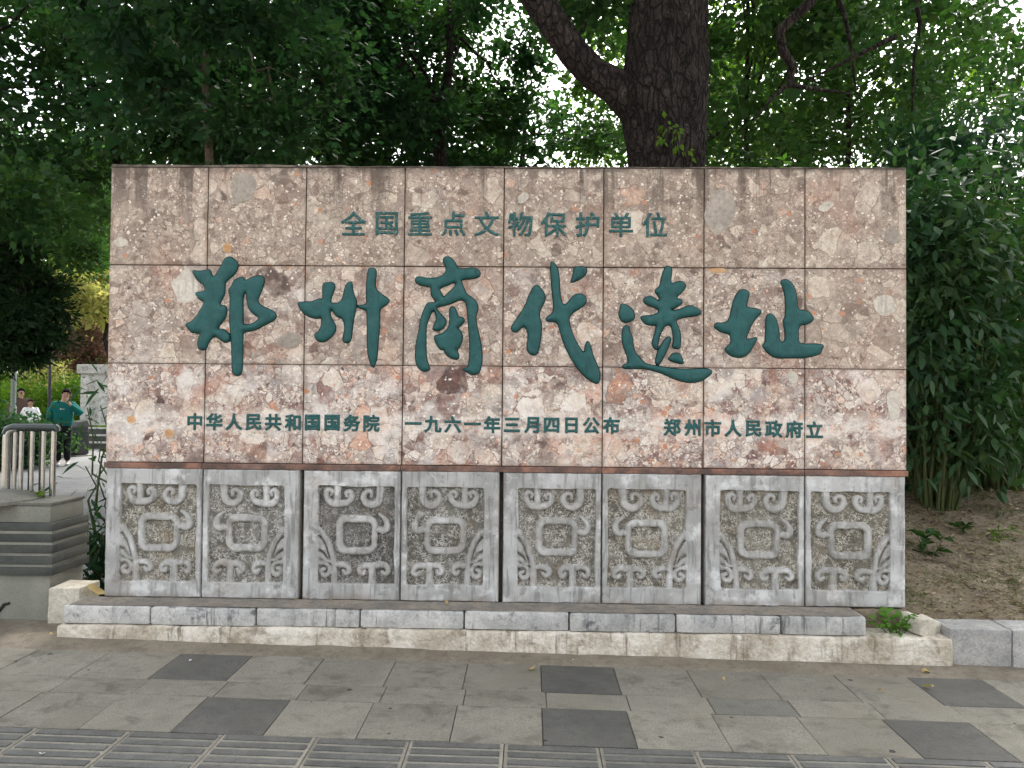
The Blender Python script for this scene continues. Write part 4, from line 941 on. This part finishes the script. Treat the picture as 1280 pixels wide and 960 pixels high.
grove(215, 13.0, 'dark leafy tree over the left end of the wall', 7.4, (3.0, 2.6, 2.7), 22000, 'leaf', 35, 0.14, nclump=46, dx=-1.6)
grove(-60, 11.0, 'dark canopy tree in the top left corner', 6.9, (2.4, 2.4, 2.5), 13000, 'leaf_dark', 36, 0.14, nclump=44)
grove(655, 16.5, 'green tree left of the massive old trunk', 6.8, (2.6, 2.2, 1.9), 11000, 'leaf', 37, 0.14, nclump=26)
grove(935, 11.5, 'bright green tree right of the massive old trunk', 6.9, (2.5, 2.1, 2.7), 17000, 'leaf', 38, 0.07, nclump=50)
grove(1060, 13.0, 'tall green tree above the right half of the wall', 8.0, (2.7, 2.3, 3.3), 15000, 'leaf', 39, 0.07, nclump=40)
grove(1165, 14.5, 'loose green tree above the right end of the wall', 7.2, (2.0, 2.0, 2.6), 5500, 'leaf', 40, 0.12, nclump=18)
grove(1330, 12.5, 'thin leaved tree in the top right corner', 8.6, (2.2, 2.0, 2.0), 4200, 'leaf', 41, 0.12, nclump=15)
grove(850, 18.0, 'far green tree behind the massive old trunk', 8.6, (2.6, 2.4, 3.6), 11000, 'leaf_light', 42, 0.14, nclump=36)
grove(520, 21.0, 'far pale green tree seen through the grove', 8.0, (3.0, 3.0, 2.0), 7000, 'leaf', 43, 0.15, nclump=26, L=0.14)
grove(240, 19.0, 'far dark tree filling the grove on the left', 8.4, (3.8, 3.0, 3.6), 14000, 'leaf', 44, 0.15, nclump=40, L=0.14)
grove(1010, 20.0, 'far green tree closing the grove on the right', 8.5, (4.2, 3.0, 4.2), 12000, 'leaf_light', 45, 0.15, nclump=48, L=0.14)

# background trees on the left
def bgtree(px, py, d, label, rr, nl, leaf, seed, name='background_tree', L=0.16, tr=0.13, ncl=45, spread=0.5, sx=0.0, **k):
    c = at(px, py, d); z = gz(c[0], c[1])
    return tree(name, label, (c[0] + sx, c[1], z), tuple(c), rr, nl, leaf, seed, tr, ncl, spread, L, group='background trees on the left', **k)
bgtree(116, 368, 26, 'pale yellow leaved tree in sun left of the wall', (1.9, 1.5, 1.1), 9000, 'leaf_yellow', 51, ncl=30, spread=.32, sx=1.6)
bgtree(106, 432, 28, 'red brown leaved tree below the yellow tree', (1.3, 1.2, 1.15), 9000, 'leaf_red', 52, L=0.12, ncl=30, spread=.35, sx=.9)
bgtree(40, 250, 24, 'light green tree glowing behind the clipped evergreen', (3.4, 2.4, 2.3), 17000, 'leaf', 53, ncl=44, sx=-3)
bgtree(112, 262, 34, 'far light green tree beside the wall end', (3.4, 2.6, 2.8), 18000, 'leaf_light', 54, L=0.2)
bgtree(20, 440, 33, 'far green tree behind the lamp post', (3.4, 2.6, 3.0), 20000, 'leaf_light', 55, L=0.2, ncl=60, sx=-2)
bgtree(150, 400, 40, 'far green tree hidden partly by the wall end', (4.5, 3, 4.0), 18000, 'leaf', 56, L=0.22, ncl=60)
bgtree(-40, 330, 40, 'farthest green tree at the left edge', (5, 3, 5.0), 18000, 'leaf', 57, L=0.24, ncl=60)
bgtree(70, 300, 46, 'farthest pale tree behind the yellow tree', (5.5, 3, 4.5), 18000, 'leaf_light', 58, L=0.26, ncl=60)
# leafy bough hanging in from the left, near
c = at(30, 265, 9.0)
tree('leafy_tree', 'light green leafy tree arching in from the left edge', (c[0] - 3.4, c[1] + .3, 0.0), (c[0] - .9, c[1], c[2] + .1), (1.5, 1.0, .5), 3400, 'leaf', 61, 0.11, 26, 0.22, 0.1, nlimb=12)
# clipped dark evergreen
c = at(2, 388, 10.0)
tree('evergreen_tree', 'rounded dark evergreen tree at the left edge beside the lamp post', (c[0] - 1.15, c[1] + .2, 0.0), tuple(c), (.74, .7, .88), 26000, 'leaf_ever', 62, 0.1, 95, 0.12, 0.085, nlimb=24, asp=0.16, shell=0.6)
# hedge and shrubs across the path
def shrub(name, label, x, y, r, h, nl, leaf, seed, L=0.08, cat='shrub', group=None, ncl=26, spread=0.16, z=None, asp=0.3, blade=False, droop=0.4):
    rng = np.random.default_rng(seed); z0 = gz(x, y) if z is None else z
    e = empty(name, (x, y, z0), label, cat, group)
    C = ellipsoid(rng, ncl, (0, 0, h * 0.55), (r[0], r[1], h * 0.5), 0.3)
    st = MB()
    for q in C[:12]: st.tube(wig(rng, (rng.normal(0, .08), rng.normal(0, .08), -.05), q, 5, 0.04), np.linspace(0.014, 0.005, 5), 5)
    st.build('stems', M['stem'], e)
    V, F = crown(rng, C, nl, spread, L, asp, 0.8, blade, droop)
    put('foliage', mesh_np('foliage', V, F), M[leaf], e); return e
for i, (px, py, d, lab, lf, r, h) in enumerate([(8, 552, 15.5, 'dark low shrub behind the railing at the left edge', 'leaf_dark', (.8, .6), .9), (24, 556, 16.0, 'low green shrub between railing and teal-clothed person', 'leaf', (.6, .5), .75), (26, 548, 18, 'green hedge shrub in front of the distant people', 'leaf', (1.2, .6), .62),
        (50, 512, 25, 'sunlit green bush left of the lamp post', 'leaf_light', (1.2, .8), 1.7), (84, 500, 25, 'bright green bush right of the lamp post', 'leaf_light', (1.3, .8), 2.0), (8, 505, 27, 'bright bush at the left edge behind the grey pole', 'leaf_light', (1.5, .8), 1.9), (68, 470, 31, 'tall yellow green bush behind the lamp post', 'leaf_yellow', (1.5, 1), 2.9), (128, 515, 27, 'green bush behind the carved stone gateway', 'leaf', (1.4, 1), 2.2)]):
    q = at(px, py, d); shrub('bush', lab, q[0], q[1], r, h, 4500, lf, 70 + i, 0.09 if d < 20 else 0.13, group='bushes beside the path', spread=.2 if d < 20 else .3, z=0.0)

# ---- shrubs right of the wall
def blade_shrub(name, label, x, y, rr, z0, z1, nl, leaf, seed, L, asp, nparts, group, face=(-.35, -1)):
    rng = np.random.default_rng(seed); zb = gz(x, y)
    e = empty(name, (x, y, zb), label, 'shrub', group)
    n = 90; C = np.stack([rng.uniform(-rr[0], rr[0], n), rng.uniform(-rr[1], rr[1], n), rng.uniform(z0, z1, n) - zb], 1)
    st = MB()
    for q in C[:40]:
        st.tube(wig(rng, (q[0] * .25, q[1] * .25 + .1, -.1), q, 7, 0.06), np.linspace(0.016, 0.004, 7), 5)
    st.build('stems', M['stem'], e)
    V, F = crown(rng, C, nl, 0.19, L, asp, 1.0, True, 0.45, 0.8)
    put('foliage', mesh_np('foliage', V, F), M[leaf], e, kind='stuff')
    if nparts:
        lm = []
        for k in range(3):
            r2 = np.random.default_rng(k)
            v, f = blade_geo(np.zeros((1, 3)), np.array([[1.0, 0, 0.1]]), np.array([[0, 0.15 * (k - 1), 1.0]]), np.array([L * 1.15]), np.array([L * 1.15 * asp]), (0.1, 0.25, 0.4)[k])
            me = mesh_np('leaf', v, f); me.materials.append(M[leaf]); lm.append(me)
        sel = np.argsort(C[:, 1] * 1.0 + C[:, 0] * 0.3)[:40]
        for k in range(nparts):
            q = C[sel[rng.integers(0, len(sel))]] + rng.normal(0, 1, 3) * np.array([.13, .07, .13]) + np.array([0, -0.12, 0])
            o = put('leaf', lm[k % 3], parent=e, loc=tuple(q), rot=(rng.normal(0, .7), rng.uniform(-.5, .9), rng.uniform(-math.pi, 0) if rng.random() < .8 else rng.uniform(0, math.pi)))
            s = rng.uniform(.6, 1.3); o.scale = (s, s, s)
    return e
G = 'shrubs right of the wall'
q = at(1178, 420, 6.4); blade_shrub('long_leaved_shrub', 'blue green shrub with long drooping leaves against the right wall end', q[0], q[1], (.42, .4), 1.08, 3.35, 7000, 'leaf_blade', 81, 0.115, 0.19, 260, G)
q = at(1262, 430, 7.0); blade_shrub('bamboo_clump', 'yellow green bamboo clump with narrow leaves at the right edge', q[0], q[1], (.6, .45), 1.3, 3.2, 11000, 'leaf_bamboo', 82, 0.11, 0.085, 200, G)
q = at(1215, 330, 8.0); blade_shrub('tall_leafy_shrub', 'tall dark shrub filling the gap behind the bamboo', q[0], q[1], (1.0, .5), 1.2, 4.3, 11000, 'leaf_dark', 83, 0.12, 0.17, 0, G)
q = at(1300, 470, 8.6); blade_shrub('dark_undergrowth_shrub', 'deep green shrub behind the bamboo at the right edge', q[0] + .5, q[1], (1.6, .6), 1.0, 3.6, 12000, 'leaf_dark', 84, 0.12, 0.2, 0, G)
q = at(1140, 520, 7.6); blade_shrub('dark_undergrowth_shrub', 'deep green shrub low behind the right wall end', q[0], q[1], (.6, .4), .95, 3.0, 5000, 'leaf_dark', 85, 0.15, 0.16, 0, G)
q = at(1225, 205, 9.0); blade_shrub('tall_leafy_shrub', 'tall bluish shrub under the bright sky gap', q[0], q[1], (1.1, .6), 2.6, 5.0, 1600, 'leaf_blade', 86, 0.15, 0.16, 0, G)
# slender shrub at the left wall end
q = at(126, 540, 6.0); blade_shrub('narrow_leaved_shrub', 'narrow leaved shrub poking out behind the left wall end', q[0] + .22, q[1], (.18, .3), .1, 1.55, 240, 'leaf_dark', 87, 0.13, 0.08, 22, G.replace('right', 'left'))
q = at(118, 640, 5.7); shrub('ground_plant', 'low dark plant in the gap between granite pillar and wall', q[0] + .05, q[1], (.14, .2), .5, 420, 'leaf_dark', 88, 0.1, 'plant', None, 10, 0.07, asp=.15, blade=True)
# weeds
def weed(name, label, loc, n, h, spread, leaf, seed, L, asp=0.24, cat='weed', group=None):
    rng = np.random.default_rng(seed); e = empty(name, loc, label, cat, group)
    st = MB(); v, f = leaf_geo(np.zeros((1, 3)), np.array([[1., 0, .2]]), np.array([[0, 0, 1.]]), np.array([L]), np.array([L * asp]), 0.3, 0.2)
    me = mesh_np('leaf', v, f); me.materials.append(M[leaf])
    for s in range(max(3, n // 8)):
        a = rng.uniform(0, 6.28); tip = np.array([math.cos(a) * spread * rng.uniform(.3, 1), math.sin(a) * spread * .6 * rng.uniform(.3, 1), h * rng.uniform(.5, 1)])
        w = wig(rng, (tip[0] * .15, tip[1] * .15, -.02), tip, 6, 0.012); st.tube(w, np.linspace(.004, .0015, 6), 5)
        for k in range(8):
            q = w[rng.integers(1, 6)]; sc = rng.uniform(.6, 1.3)
            o = put('leaf', me, parent=e, loc=tuple(q), rot=(rng.normal(0, .5), rng.uniform(-.7, .4), rng.uniform(0, 6.28))); o.scale = (sc, sc, sc)
    st.build('stems', M['stem'], e); return e
weed('green_weed', 'bright green weed growing from the right end of the plinth', (2.33, -0.12, 0.12), 72, .17, .2, 'weed', 91, 0.062, 0.2)
weed('small_weed', 'little weed tuft on top of the granite pillar', (-3.04, 0.3, PT), 24, .05, .1, 'leaf_light', 92, 0.05, 0.12)
q = at(1160, 650, 5.6); weed('bank_weed', 'dark leafy seedling on the soil bank beside the wall end', (q[0], q[1], gz(q[0], q[1])), 24, .2, .16, 'leaf', 93, 0.11, 0.26)
q = at(1215, 665, 5.9); weed('bank_weed', 'small low weed in the middle of the soil bank', (q[0], q[1], gz(q[0], q[1])), 30, .09, .2, 'leaf', 94, 0.07, 0.26)
q = at(1262, 675, 5.8); weed('bank_weed', 'sparse grassy weed at the right edge of the soil bank', (q[0], q[1], gz(q[0], q[1])), 24, .12, .2, 'leaf_light', 95, 0.1, 0.08)
q = at(988, 208, 5.3); weed('wall_top_sprig', 'small light green sprig peeping over the wall top', (q[0], q[1], q[2] - .35), 24, .46, .08, 'weed', 96, 0.08, 0.25, 'sprig')

# loose leaves and litter
def curl_leaf(seed, L):
    rg = np.random.default_rng(seed); n = 6; V = []
    for i in range(n + 1):
        t = i / n; w = L * 0.32 * math.sin(math.pi * (0.08 + 0.92 * t)) ** 0.8 * (1 if i < n else 0.1)
        for sgn in (-1, 0, 1): V.append((L * (t - .5), sgn * w, 0.012 * math.sin(t * 4 + seed) + abs(sgn) * w * 0.5 + rg.normal(0, .002)))
    F = [(i * 3 + a, i * 3 + 3 + a, i * 3 + 4 + a, i * 3 + 1 + a) for i in range(n) for a in (0, 1)]
    return mesh_np('fallen_leaf', np.array(V), np.array(F), True)
lv = [curl_leaf(k, .06) for k in range(4)]
for m_ in lv: m_.materials.append(M['dead_leaf'])
scrap = curl_leaf(9, .05); scrap.materials.append(M['white_cloth'])
def ground_at(px, py, z=0.0):
    d = _f + _r2 * ((px - 640) / 961) + _u2 * ((480 - py) / 961)
    for _ in range(4):
        t = (z - 1.48) / d.z; x = 0.1618 + d.x * t; z_ = float(pave_z(x)); z = z_
    return x, -4.7231 + d.y * t, z
for i, (px, py, s, lab) in enumerate([(1158, 843, .9, 'curled rust brown leaf on the dusty edge below the plinth end'), (1160, 861, 1.0, 'orange brown leaf on the right-hand dark paver'), (665, 838, .8, 'yellow leaf on the pavement left of the middle dark paver'), (22, 797, .9, 'orange leaf on the dust in front of the granite pillar'), (66, 797, .9, 'brown leaf at the foot of the low concrete block'),
        (52, 945 , .5, 'white paper scrap on the tactile paving at the left'), (238, 828, .5, 'white scrap on the left far dark paver'), (715, 828, .45, 'pale scrap on the middle far dark paver'), (1100, 866, .6, 'brown leaf scrap left of the right-hand dark paver'), (905, 851, .4, 'tiny brown scrap on pale pavers right of centre')]):
    x, y, z = ground_at(px, py); pale = 'scrap' in lab and 'brown' not in lab
    o = put('paper_scrap' if pale else 'fallen_leaf', scrap if pale else lv[i % 4], label=lab, cat='scrap' if pale else 'leaf', group='pale scraps on the pavement' if pale else 'fallen leaves on the pavement', loc=(x, y, z + .012), rot=(.2, -.1, i * 1.9)); o.scale = (s, s, s)
for px, lab, s in ((558, 'yellow leaf lying on the ledge under the fourth panel', .5), (412, 'yellow leaf lying on the ledge under the third panel', .5), (367, 'dry leaf on the ledge under the second panel', .5)):
    w_ = at(px, 752, 4.62); put('fallen_leaf', lv[1], label=lab, cat='leaf', group='fallen leaves on the ledge', loc=(w_[0], -.07, .258), rot=(.1, .1, px)).scale = (s, s, s)
put('fallen_leaf', lv[2], label='large yellow green leaf lying behind the low concrete block', cat='leaf', loc=(-2.56, 0.12, 0.25), rot=(.3, .2, .4)).scale = (2, 2, 2)
rng = np.random.default_rng(5); n = 15000
X = np.concatenate([rng.uniform(2.5, 6.5, n), rng.uniform(-3.0, -2.4, 300)]); Y = np.concatenate([rng.uniform(0.02, 3.6, n), rng.uniform(.1, 1.6, 300)])
P = np.stack([X, Y, terrain(X, Y) + rng.uniform(.003, .02, len(X))], 1)
D = unit(np.stack([rng.normal(0, 1, len(X)), rng.normal(0, 1, len(X)), rng.normal(0, .2, len(X))], 1)); N = unit(rng.normal(0, .35, (len(X), 3)) + np.array([0, 0, 1.]))
V, F = leaf_geo(P, D, N, rng.uniform(.015, .075, len(X)), rng.uniform(.0025, .012, len(X)), 0.5)
put('leaf_litter', mesh_np('leaf_litter', V, F), M['litter'], label='dry leaf litter scattered over the soil bank', cat='leaf litter', kind='stuff')
n = 9000; cx = rng.uniform(2.5, 6.5, 110); cy = rng.uniform(.1, 3.2, 110); k = rng.integers(0, 110, n)
X = cx[k] + rng.normal(0, .09, n); Y = np.maximum(.04, cy[k] + rng.normal(0, .09, n)); ok = X > 2.48; X, Y = X[ok], Y[ok]
P = np.stack([X, Y, terrain(X, Y) - .004], 1); D = unit(np.stack([rng.normal(0, .6, len(X)), rng.normal(0, .6, len(X)), np.ones(len(X)) * .8], 1))
V, F = blade_geo(P, D, unit(rng.normal(0, 1, (len(X), 3))), rng.uniform(.03, .09, len(X)), rng.uniform(.0015, .003, len(X)), .4)
put('sparse_grass', mesh_np('sparse_grass', V, F), M['grass'], label='sparse thin grass tufts on the soil bank', cat='grass', kind='stuff')

# ------------------------------------------------------------------ background furniture
q = at(61, 530, 22); x, y = q[0], q[1]
lp = empty('lamp_post', (x, y, 0), 'black lantern lamp post behind the teal-clothed person', 'lamp post')
MB().lathe([(.12, 0), (.12, .12), (.07, .2), (.055, .5), (.045, 1.0), (.04, 2.62), (.06, 2.64), (.06, 2.68), (.03, 2.7)], 14).build('pole', M['black_metal'], lp, 40)
ln = MB().lathe([(.06, 2.70), (.085, 2.72), (.14, 3.0)], 4).build('lantern', M['lamp_glass'], lp)
for k in range(4):
    a = k * math.pi / 2; MB().tube([(.085 * math.cos(a), .085 * math.sin(a), 2.71), (.145 * math.cos(a), .145 * math.sin(a), 3.01)], [.012, .012], 6).build('glazing_bar', M['black_metal'], ln)
MB().lathe([(.17, 3.0), (.165, 3.03), (.07, 3.14), (.03, 3.17), (.02, 3.22), (.0, 3.23)], 12).build('cap', M['black_metal'], lp, 40)
q = at(16, 530, 20); gp = empty('metal_pole', (q[0], q[1], 0), 'plain grey green pole below the dark evergreen', 'pole')
MB().lathe([(.1, 0), (.1, .1), (.065, .14), (.06, 3.6), (.0, 3.62)], 14).build('shaft', M['grey_metal'], gp, 40)
MB().lathe([(.075, 1.0), (.078, 1.02), (.078, 1.18), (.075, 1.2)], 14).build('collar', M['grey_metal'], gp, 40)
q = at(97, 562, 19.0); lb = empty('litter_bin', (q[0], q[1], 0), 'dark litter bin with hooded top behind the teal-clothed person', 'bin', rz=-.4)
MB().box(-.19, .19, -.17, .17, .05, .62, .02).build('body', M['bin'], lb)
MB().box(-.16, .16, -.14, .14, 0, .05).build('foot', M['black_metal'], lb)
MB().box(-.17, .17, -.15, .15, .62, .72).build('opening', M['black_metal'], lb)
MB().raw([(-.2, -.18, .72), (.2, -.18, .72), (.2, .18, .72), (-.2, .18, .72), (-.17, -.1, .84), (.17, -.1, .84), (.17, .12, .88), (-.17, .12, .88)], [(3, 2, 1, 0), (4, 5, 6, 7), (0, 1, 5, 4), (1, 2, 6, 5), (2, 3, 7, 6), (3, 0, 4, 7)]).build('hood', M['bin'], lb)
MB().box(-.26, .26, -.24, .24, -.02, .03, .01).build('base_slab', M['granite_cap'], lb)
# carved stone gateway with steps
q = at(101, 556, 23.0); gx0, gy0 = q[0], q[1]
gw = empty('stone_gateway', (gx0, gy0, 0), 'pale carved stone gateway pier with lintel left of the monument', 'gateway')
MB().box(0, 2.2, -.3, .35, 2.15, 2.42, .02).build('lintel', M['palestone'], gw)
MB().box(.07, 2.1, -.2, .3, .62, 2.15, .015).build('pier', M['palestone'], gw)
def relief(x0, x1, z0, z1, seed):
    n, m = 26, 26; X, Z = np.meshgrid(np.linspace(x0, x1, n), np.linspace(z0, z1, m))
    u = (X - (x0 + x1) / 2) / (x1 - x0) * 2; w_ = (Z - (z0 + z1) / 2) / (z1 - z0) * 2
    H = .1 * np.exp(-(u / .6) ** 2 - (w_ / .75) ** 2) + .1 * fbm(u * 3 + seed, w_ * 3, seed) ; H *= np.clip(1 - np.maximum(abs(u), abs(w_)) ** 6, 0, 1)
    V = np.stack([X, -.202 - H, Z], -1).reshape(-1, 3); i = np.arange(n * m).reshape(m, n)
    F = np.stack([i[:-1, :-1], i[:-1, 1:], i[1:, 1:], i[1:, :-1]], -1).reshape(-1, 4)
    put('carved_relief', mesh_np('carved_relief', V, F, True), M['palestone'], gw)
for k, (z0, z1) in enumerate(((1.66, 2.12), (1.2, 1.62), (.7, 1.16))):
    relief(.12, .62, z0, z1, k + 2); relief(.7, 1.2, z0, z1, k + 7)
sp = empty('stone_steps', (gx0 + .3, gy0 - .75, 0), 'three dark stone steps in front of the carved gateway', 'steps')
for k in range(3):
    MB().box(-.15, 2.2, -.55 + k * .32, .5, k * .19, k * .19 + .15, .01).build('riser', M['granite_dark'], sp)
    MB().box(-.18, 2.22, -.59 + k * .32, .5, k * .19 + .151, k * .19 + .189, .008).build('tread', M['palestone'], sp)

# ------------------------------------------------------------------ people
def skin_mesh(J, E, root, sub=2, name='body'):
    names = list(J); me = bpy.data.meshes.new('sk'); me.from_pydata([J[n][:3] for n in names], [(names.index(a), names.index(b)) for a, b in E], []); me.update()
    ob = bpy.data.objects.new('sk', me); COL.objects.link(ob)
    md = ob.modifiers.new('s', 'SKIN'); md.use_smooth_shade = True
    for i, n in enumerate(names):
        r = J[n][3]; me.skin_vertices[0].data[i].radius = r if isinstance(r, tuple) else (r, r)
    me.skin_vertices[0].data[names.index(root)].use_root = True
    sb = ob.modifiers.new('b', 'SUBSURF'); sb.levels = sub; sb.render_levels = sub
    dg = bpy.context.evaluated_depsgraph_get(); dg.update()
    out = bpy.data.meshes.new_from_object(ob.evaluated_get(dg)); out.name = name
    bpy.data.objects.remove(ob); bpy.data.meshes.remove(me)
    for p in out.polygons: p.use_smooth = True
    return out
def person(label, loc, rz, top, bottom, shoe, raised=True, skirt=0.0, height=1.0, hair='hair', mark=False, arm=0.0, group=None):
    e = empty('person', loc, label, 'person', group, rz)
    hx = .05 if raised else 0.0
    J = {'pel': (0, 0, .88, (.13, .1)), 'wai': (0, 0, 1.03, (.12, .09)), 'che': (0, .0, 1.22, (.14, .1)), 'nec': (0, .0, 1.385, .052), 'chin': (hx * .6, -.03, 1.44, .06), 'hd': (hx, -.035, 1.515, (.078, .088)), 'crn': (hx, -.02, 1.575, (.07, .078)),
         'shR': (-.155, 0, 1.32, .06), 'elR': (-.25, .03, 1.07, .042), 'wrR': (-.245, -.03, .84, .028),
         'shL': (.155, 0, 1.32, .06), 'elL': ((.33, -.06, 1.1, .042) if raised else (.235, .02, 1.07, .042)), 'wrL': ((.125, -.2, 1.325, .028) if raised else (.225, -.05, .85, .028)),
         'hipR': (-.085, 0, .82, .085), 'knR': (-.085, -.03, .47, .056), 'anR': (-.085, .02, .09, .036), 'toR': (-.095, -.13, .035, .03),
         'hipL': (.085, 0, .82, .085), 'knL': (.085, -.01, .47, .056), 'anL': (.085, .04, .09, .036), 'toL': (.11, -.1, .035, .03)}
    E = [('pel', 'wai'), ('wai', 'che'), ('che', 'nec'), ('nec', 'chin'), ('chin', 'hd'), ('hd', 'crn'), ('che', 'shR'), ('shR', 'elR'), ('elR', 'wrR'), ('che', 'shL'), ('shL', 'elL'), ('elL', 'wrL'),
         ('pel', 'hipR'), ('hipR', 'knR'), ('knR', 'anR'), ('anR', 'toR'), ('pel', 'hipL'), ('hipL', 'knL'), ('knL', 'anL'), ('anL', 'toL')]
    # hands: palm plus five fingers each
    def hand(sfx, w, d, side):
        w = Vector(w); d = Vector(d).normalized(); s = Vector(side).normalized(); nrm = d.cross(s)
        J['pa' + sfx] = (*(w + d * .055), (.034, .02)); E.append(('wr' + sfx, 'pa' + sfx))
        for k, (o, ln) in enumerate(((-.027, .06), (-.009, .072), (.009, .068), (.027, .052))):
            a = w + d * .09 + s * o; J[f'f{k}a{sfx}'] = (*a, .0095); J[f'f{k}b{sfx}'] = (*(a + d * ln * .55 + nrm * .01), .0085); J[f'f{k}c{sfx}'] = (*(a + d * ln * .9 + nrm * .03), .007)
            E.extend([('pa' + sfx, f'f{k}a{sfx}'), (f'f{k}a{sfx}', f'f{k}b{sfx}'), (f'f{k}b{sfx}', f'f{k}c{sfx}')])
        a = w + d * .03 - s * .035; J['t0' + sfx] = (*a, .011); J['t1' + sfx] = (*(a + d * .035 - s * .02), .009); E.extend([('pa' + sfx, 't0' + sfx), ('t0' + sfx, 't1' + sfx)])
    hand('R', J['wrR'][:3], (0, -.15, -1), (0, -1, .15))
    hand('L', J['wrL'][:3], (-.45, .1, .9) if raised else (0, -.15, -1), (1, 0, .4) if raised else (0, -1, .15))
    body = put('body', skin_mesh(J, E, 'pel'), M['skin'], e)
    # face: nose, mouth, eyes, ears
    c = Vector((hx, -.035, 1.515))
    MB().tube([c + Vector((.0, -.085, .02)), c + Vector((.002, -.108, -.012)), c + Vector((.002, -.095, -.022))], [.008, .014, .01], 8).build('nose', M['skin'], body, 60)
    MB().tube([c + Vector((-.025, -.083, -.05)), c + Vector((0, -.092, -.052)), c + Vector((.025, -.083, -.05))], [.004, .007, .004], 6).build('mouth', plain('lips', (.3, .11, .09), .5), body, 60)
    for s in (-1, 1):
        MB().lathe([(.0, -.008), (.011, -.004), (.013, 0), (.011, .004), (0, .008)], 10, tuple(c + Vector((s * .03, -.08, .018)))).build('eye', M['hair'], body, 60)
        MB().lathe([(.0, -.03), (.012, -.018), (.016, .01), (.01, .026), (0, .032)], 10, tuple(c + Vector((s * .08, .01, 0)))).build('ear', M['skin'], body, 60)
    # hair cap
    V = []; F = []; n, m = 18, 10
    for j in range(m):
        for i in range(n):
            a = 2 * math.pi * i / n; ph = j / (m - 1) * (1.75 if math.sin(a) > -.35 else 1.02)
            r = (.101 + .006 * math.sin(i * 5.1 + j * 3.3)); V.append((c.x + r * math.sin(ph) * math.cos(a) * .93, c.y + .012 + r * 1.1 * math.sin(ph) * math.sin(a), c.z + .028 + r * 1.08 * math.cos(ph)))
    for j in range(m - 1):
        for i in range(n): F.append((j * n + i, (j + 1) * n + i, (j + 1) * n + (i + 1) % n, j * n + (i + 1) % n))
    MB().raw(V, F).build('hair', M[hair], body, 80)
    # clothes
    K = {k: J[k] for k in ('wai', 'che', 'shR', 'elR', 'wrR', 'shL', 'elL', 'wrL')}
    T_ = {'hem': (0, 0, .80 - skirt, (.2, .14)), 'wai': (0, 0, .98, (.21, .145)), 'che': (0, 0, 1.2, (.2, .135)), 'col': (0, 0, 1.345, (.1, .08)), 'col2': (0, -.005, 1.39, (.075, .065)),
          'shR': (-.175, 0, 1.305, .085), 'elR': (*K['elR'][:3], .088), 'wrR': (*(Vector(K['wrR'][:3]) + Vector((0, .01, .03))), .052), 'shL': (.175, 0, 1.305, .085), 'elL': (*K['elL'][:3], .088), 'wrL': (*(Vector(K['wrL'][:3]) * .92 + Vector(K['elL'][:3]) * .08), .05)}
    top_o = put('sweatshirt' if mark else 'jacket', skin_mesh(T_, [('hem', 'wai'), ('wai', 'che'), ('che', 'col'), ('col', 'col2'), ('che', 'shR'), ('shR', 'elR'), ('elR', 'wrR'), ('che', 'shL'), ('shL', 'elL'), ('elL', 'wrL')], 'che', 2, 'top'), M[top], e)
    Lg = {'w': (0, 0, .93, (.15, .115)), 'p': (0, 0, .85, (.15, .115)), 'hR': (-.085, 0, .76, .1), 'kR': (-.085, -.03, .47, .08), 'aR': (-.085, .015, .1, .065), 'hL': (.085, 0, .76, .1), 'kL': (.085, -.01, .47, .08), 'aL': (.085, .035, .1, .065)}
    put('trousers', skin_mesh(Lg, [('w', 'p'), ('p', 'hR'), ('hR', 'kR'), ('kR', 'aR'), ('p', 'hL'), ('hL', 'kL'), ('kL', 'aL')], 'p', 2, 'trousers'), M[bottom], e)
    for s, yy in ((-1, .02), (1, .04)):
        Sh = {'h': (s * .085, yy + .03, .045, (.045, .045)), 'm': (s * .088, yy - .05, .045, (.046, .042)), 't': (s * (.1), yy - .16, .035, (.04, .034))}
        put('shoe', skin_mesh(Sh, [('h', 'm'), ('m', 't')], 'm', 2, 'shoe'), M[shoe], e)
    if mark:
        for k in range(4):
            MB().box(-.05 + k * .022, -.05 + k * .022 + .015, -.152, -.135, 1.2 + .006 * (k % 2), 1.22 + .008 * (k == 0), .003).build('chest_lettering', M['white_cloth'], top_o)
    e.scale = (height, height, height)
    return e
q = at(78, 578, 16.2)
person('person in a teal sweatshirt and black trousers raising one hand to the face', (q[0], q[1], 0.005), .45, 'teal', 'black_cloth', 'white_cloth', True, 0, 0.99, mark=True)
q = at(38, 530, 21.5)
person('distant person in white jacket and pale blue trousers left of the lamp post', (q[0], q[1], 0), .4, 'white_cloth', 'blue_cloth', 'white_cloth', False, .05, .84)
q = at(25, 530, 22.3)
person('distant person in brown clothes beside the grey pole', (q[0], q[1], 0), .9, 'brown_cloth', 'black_cloth', 'black_cloth', False, .1, 1.03)
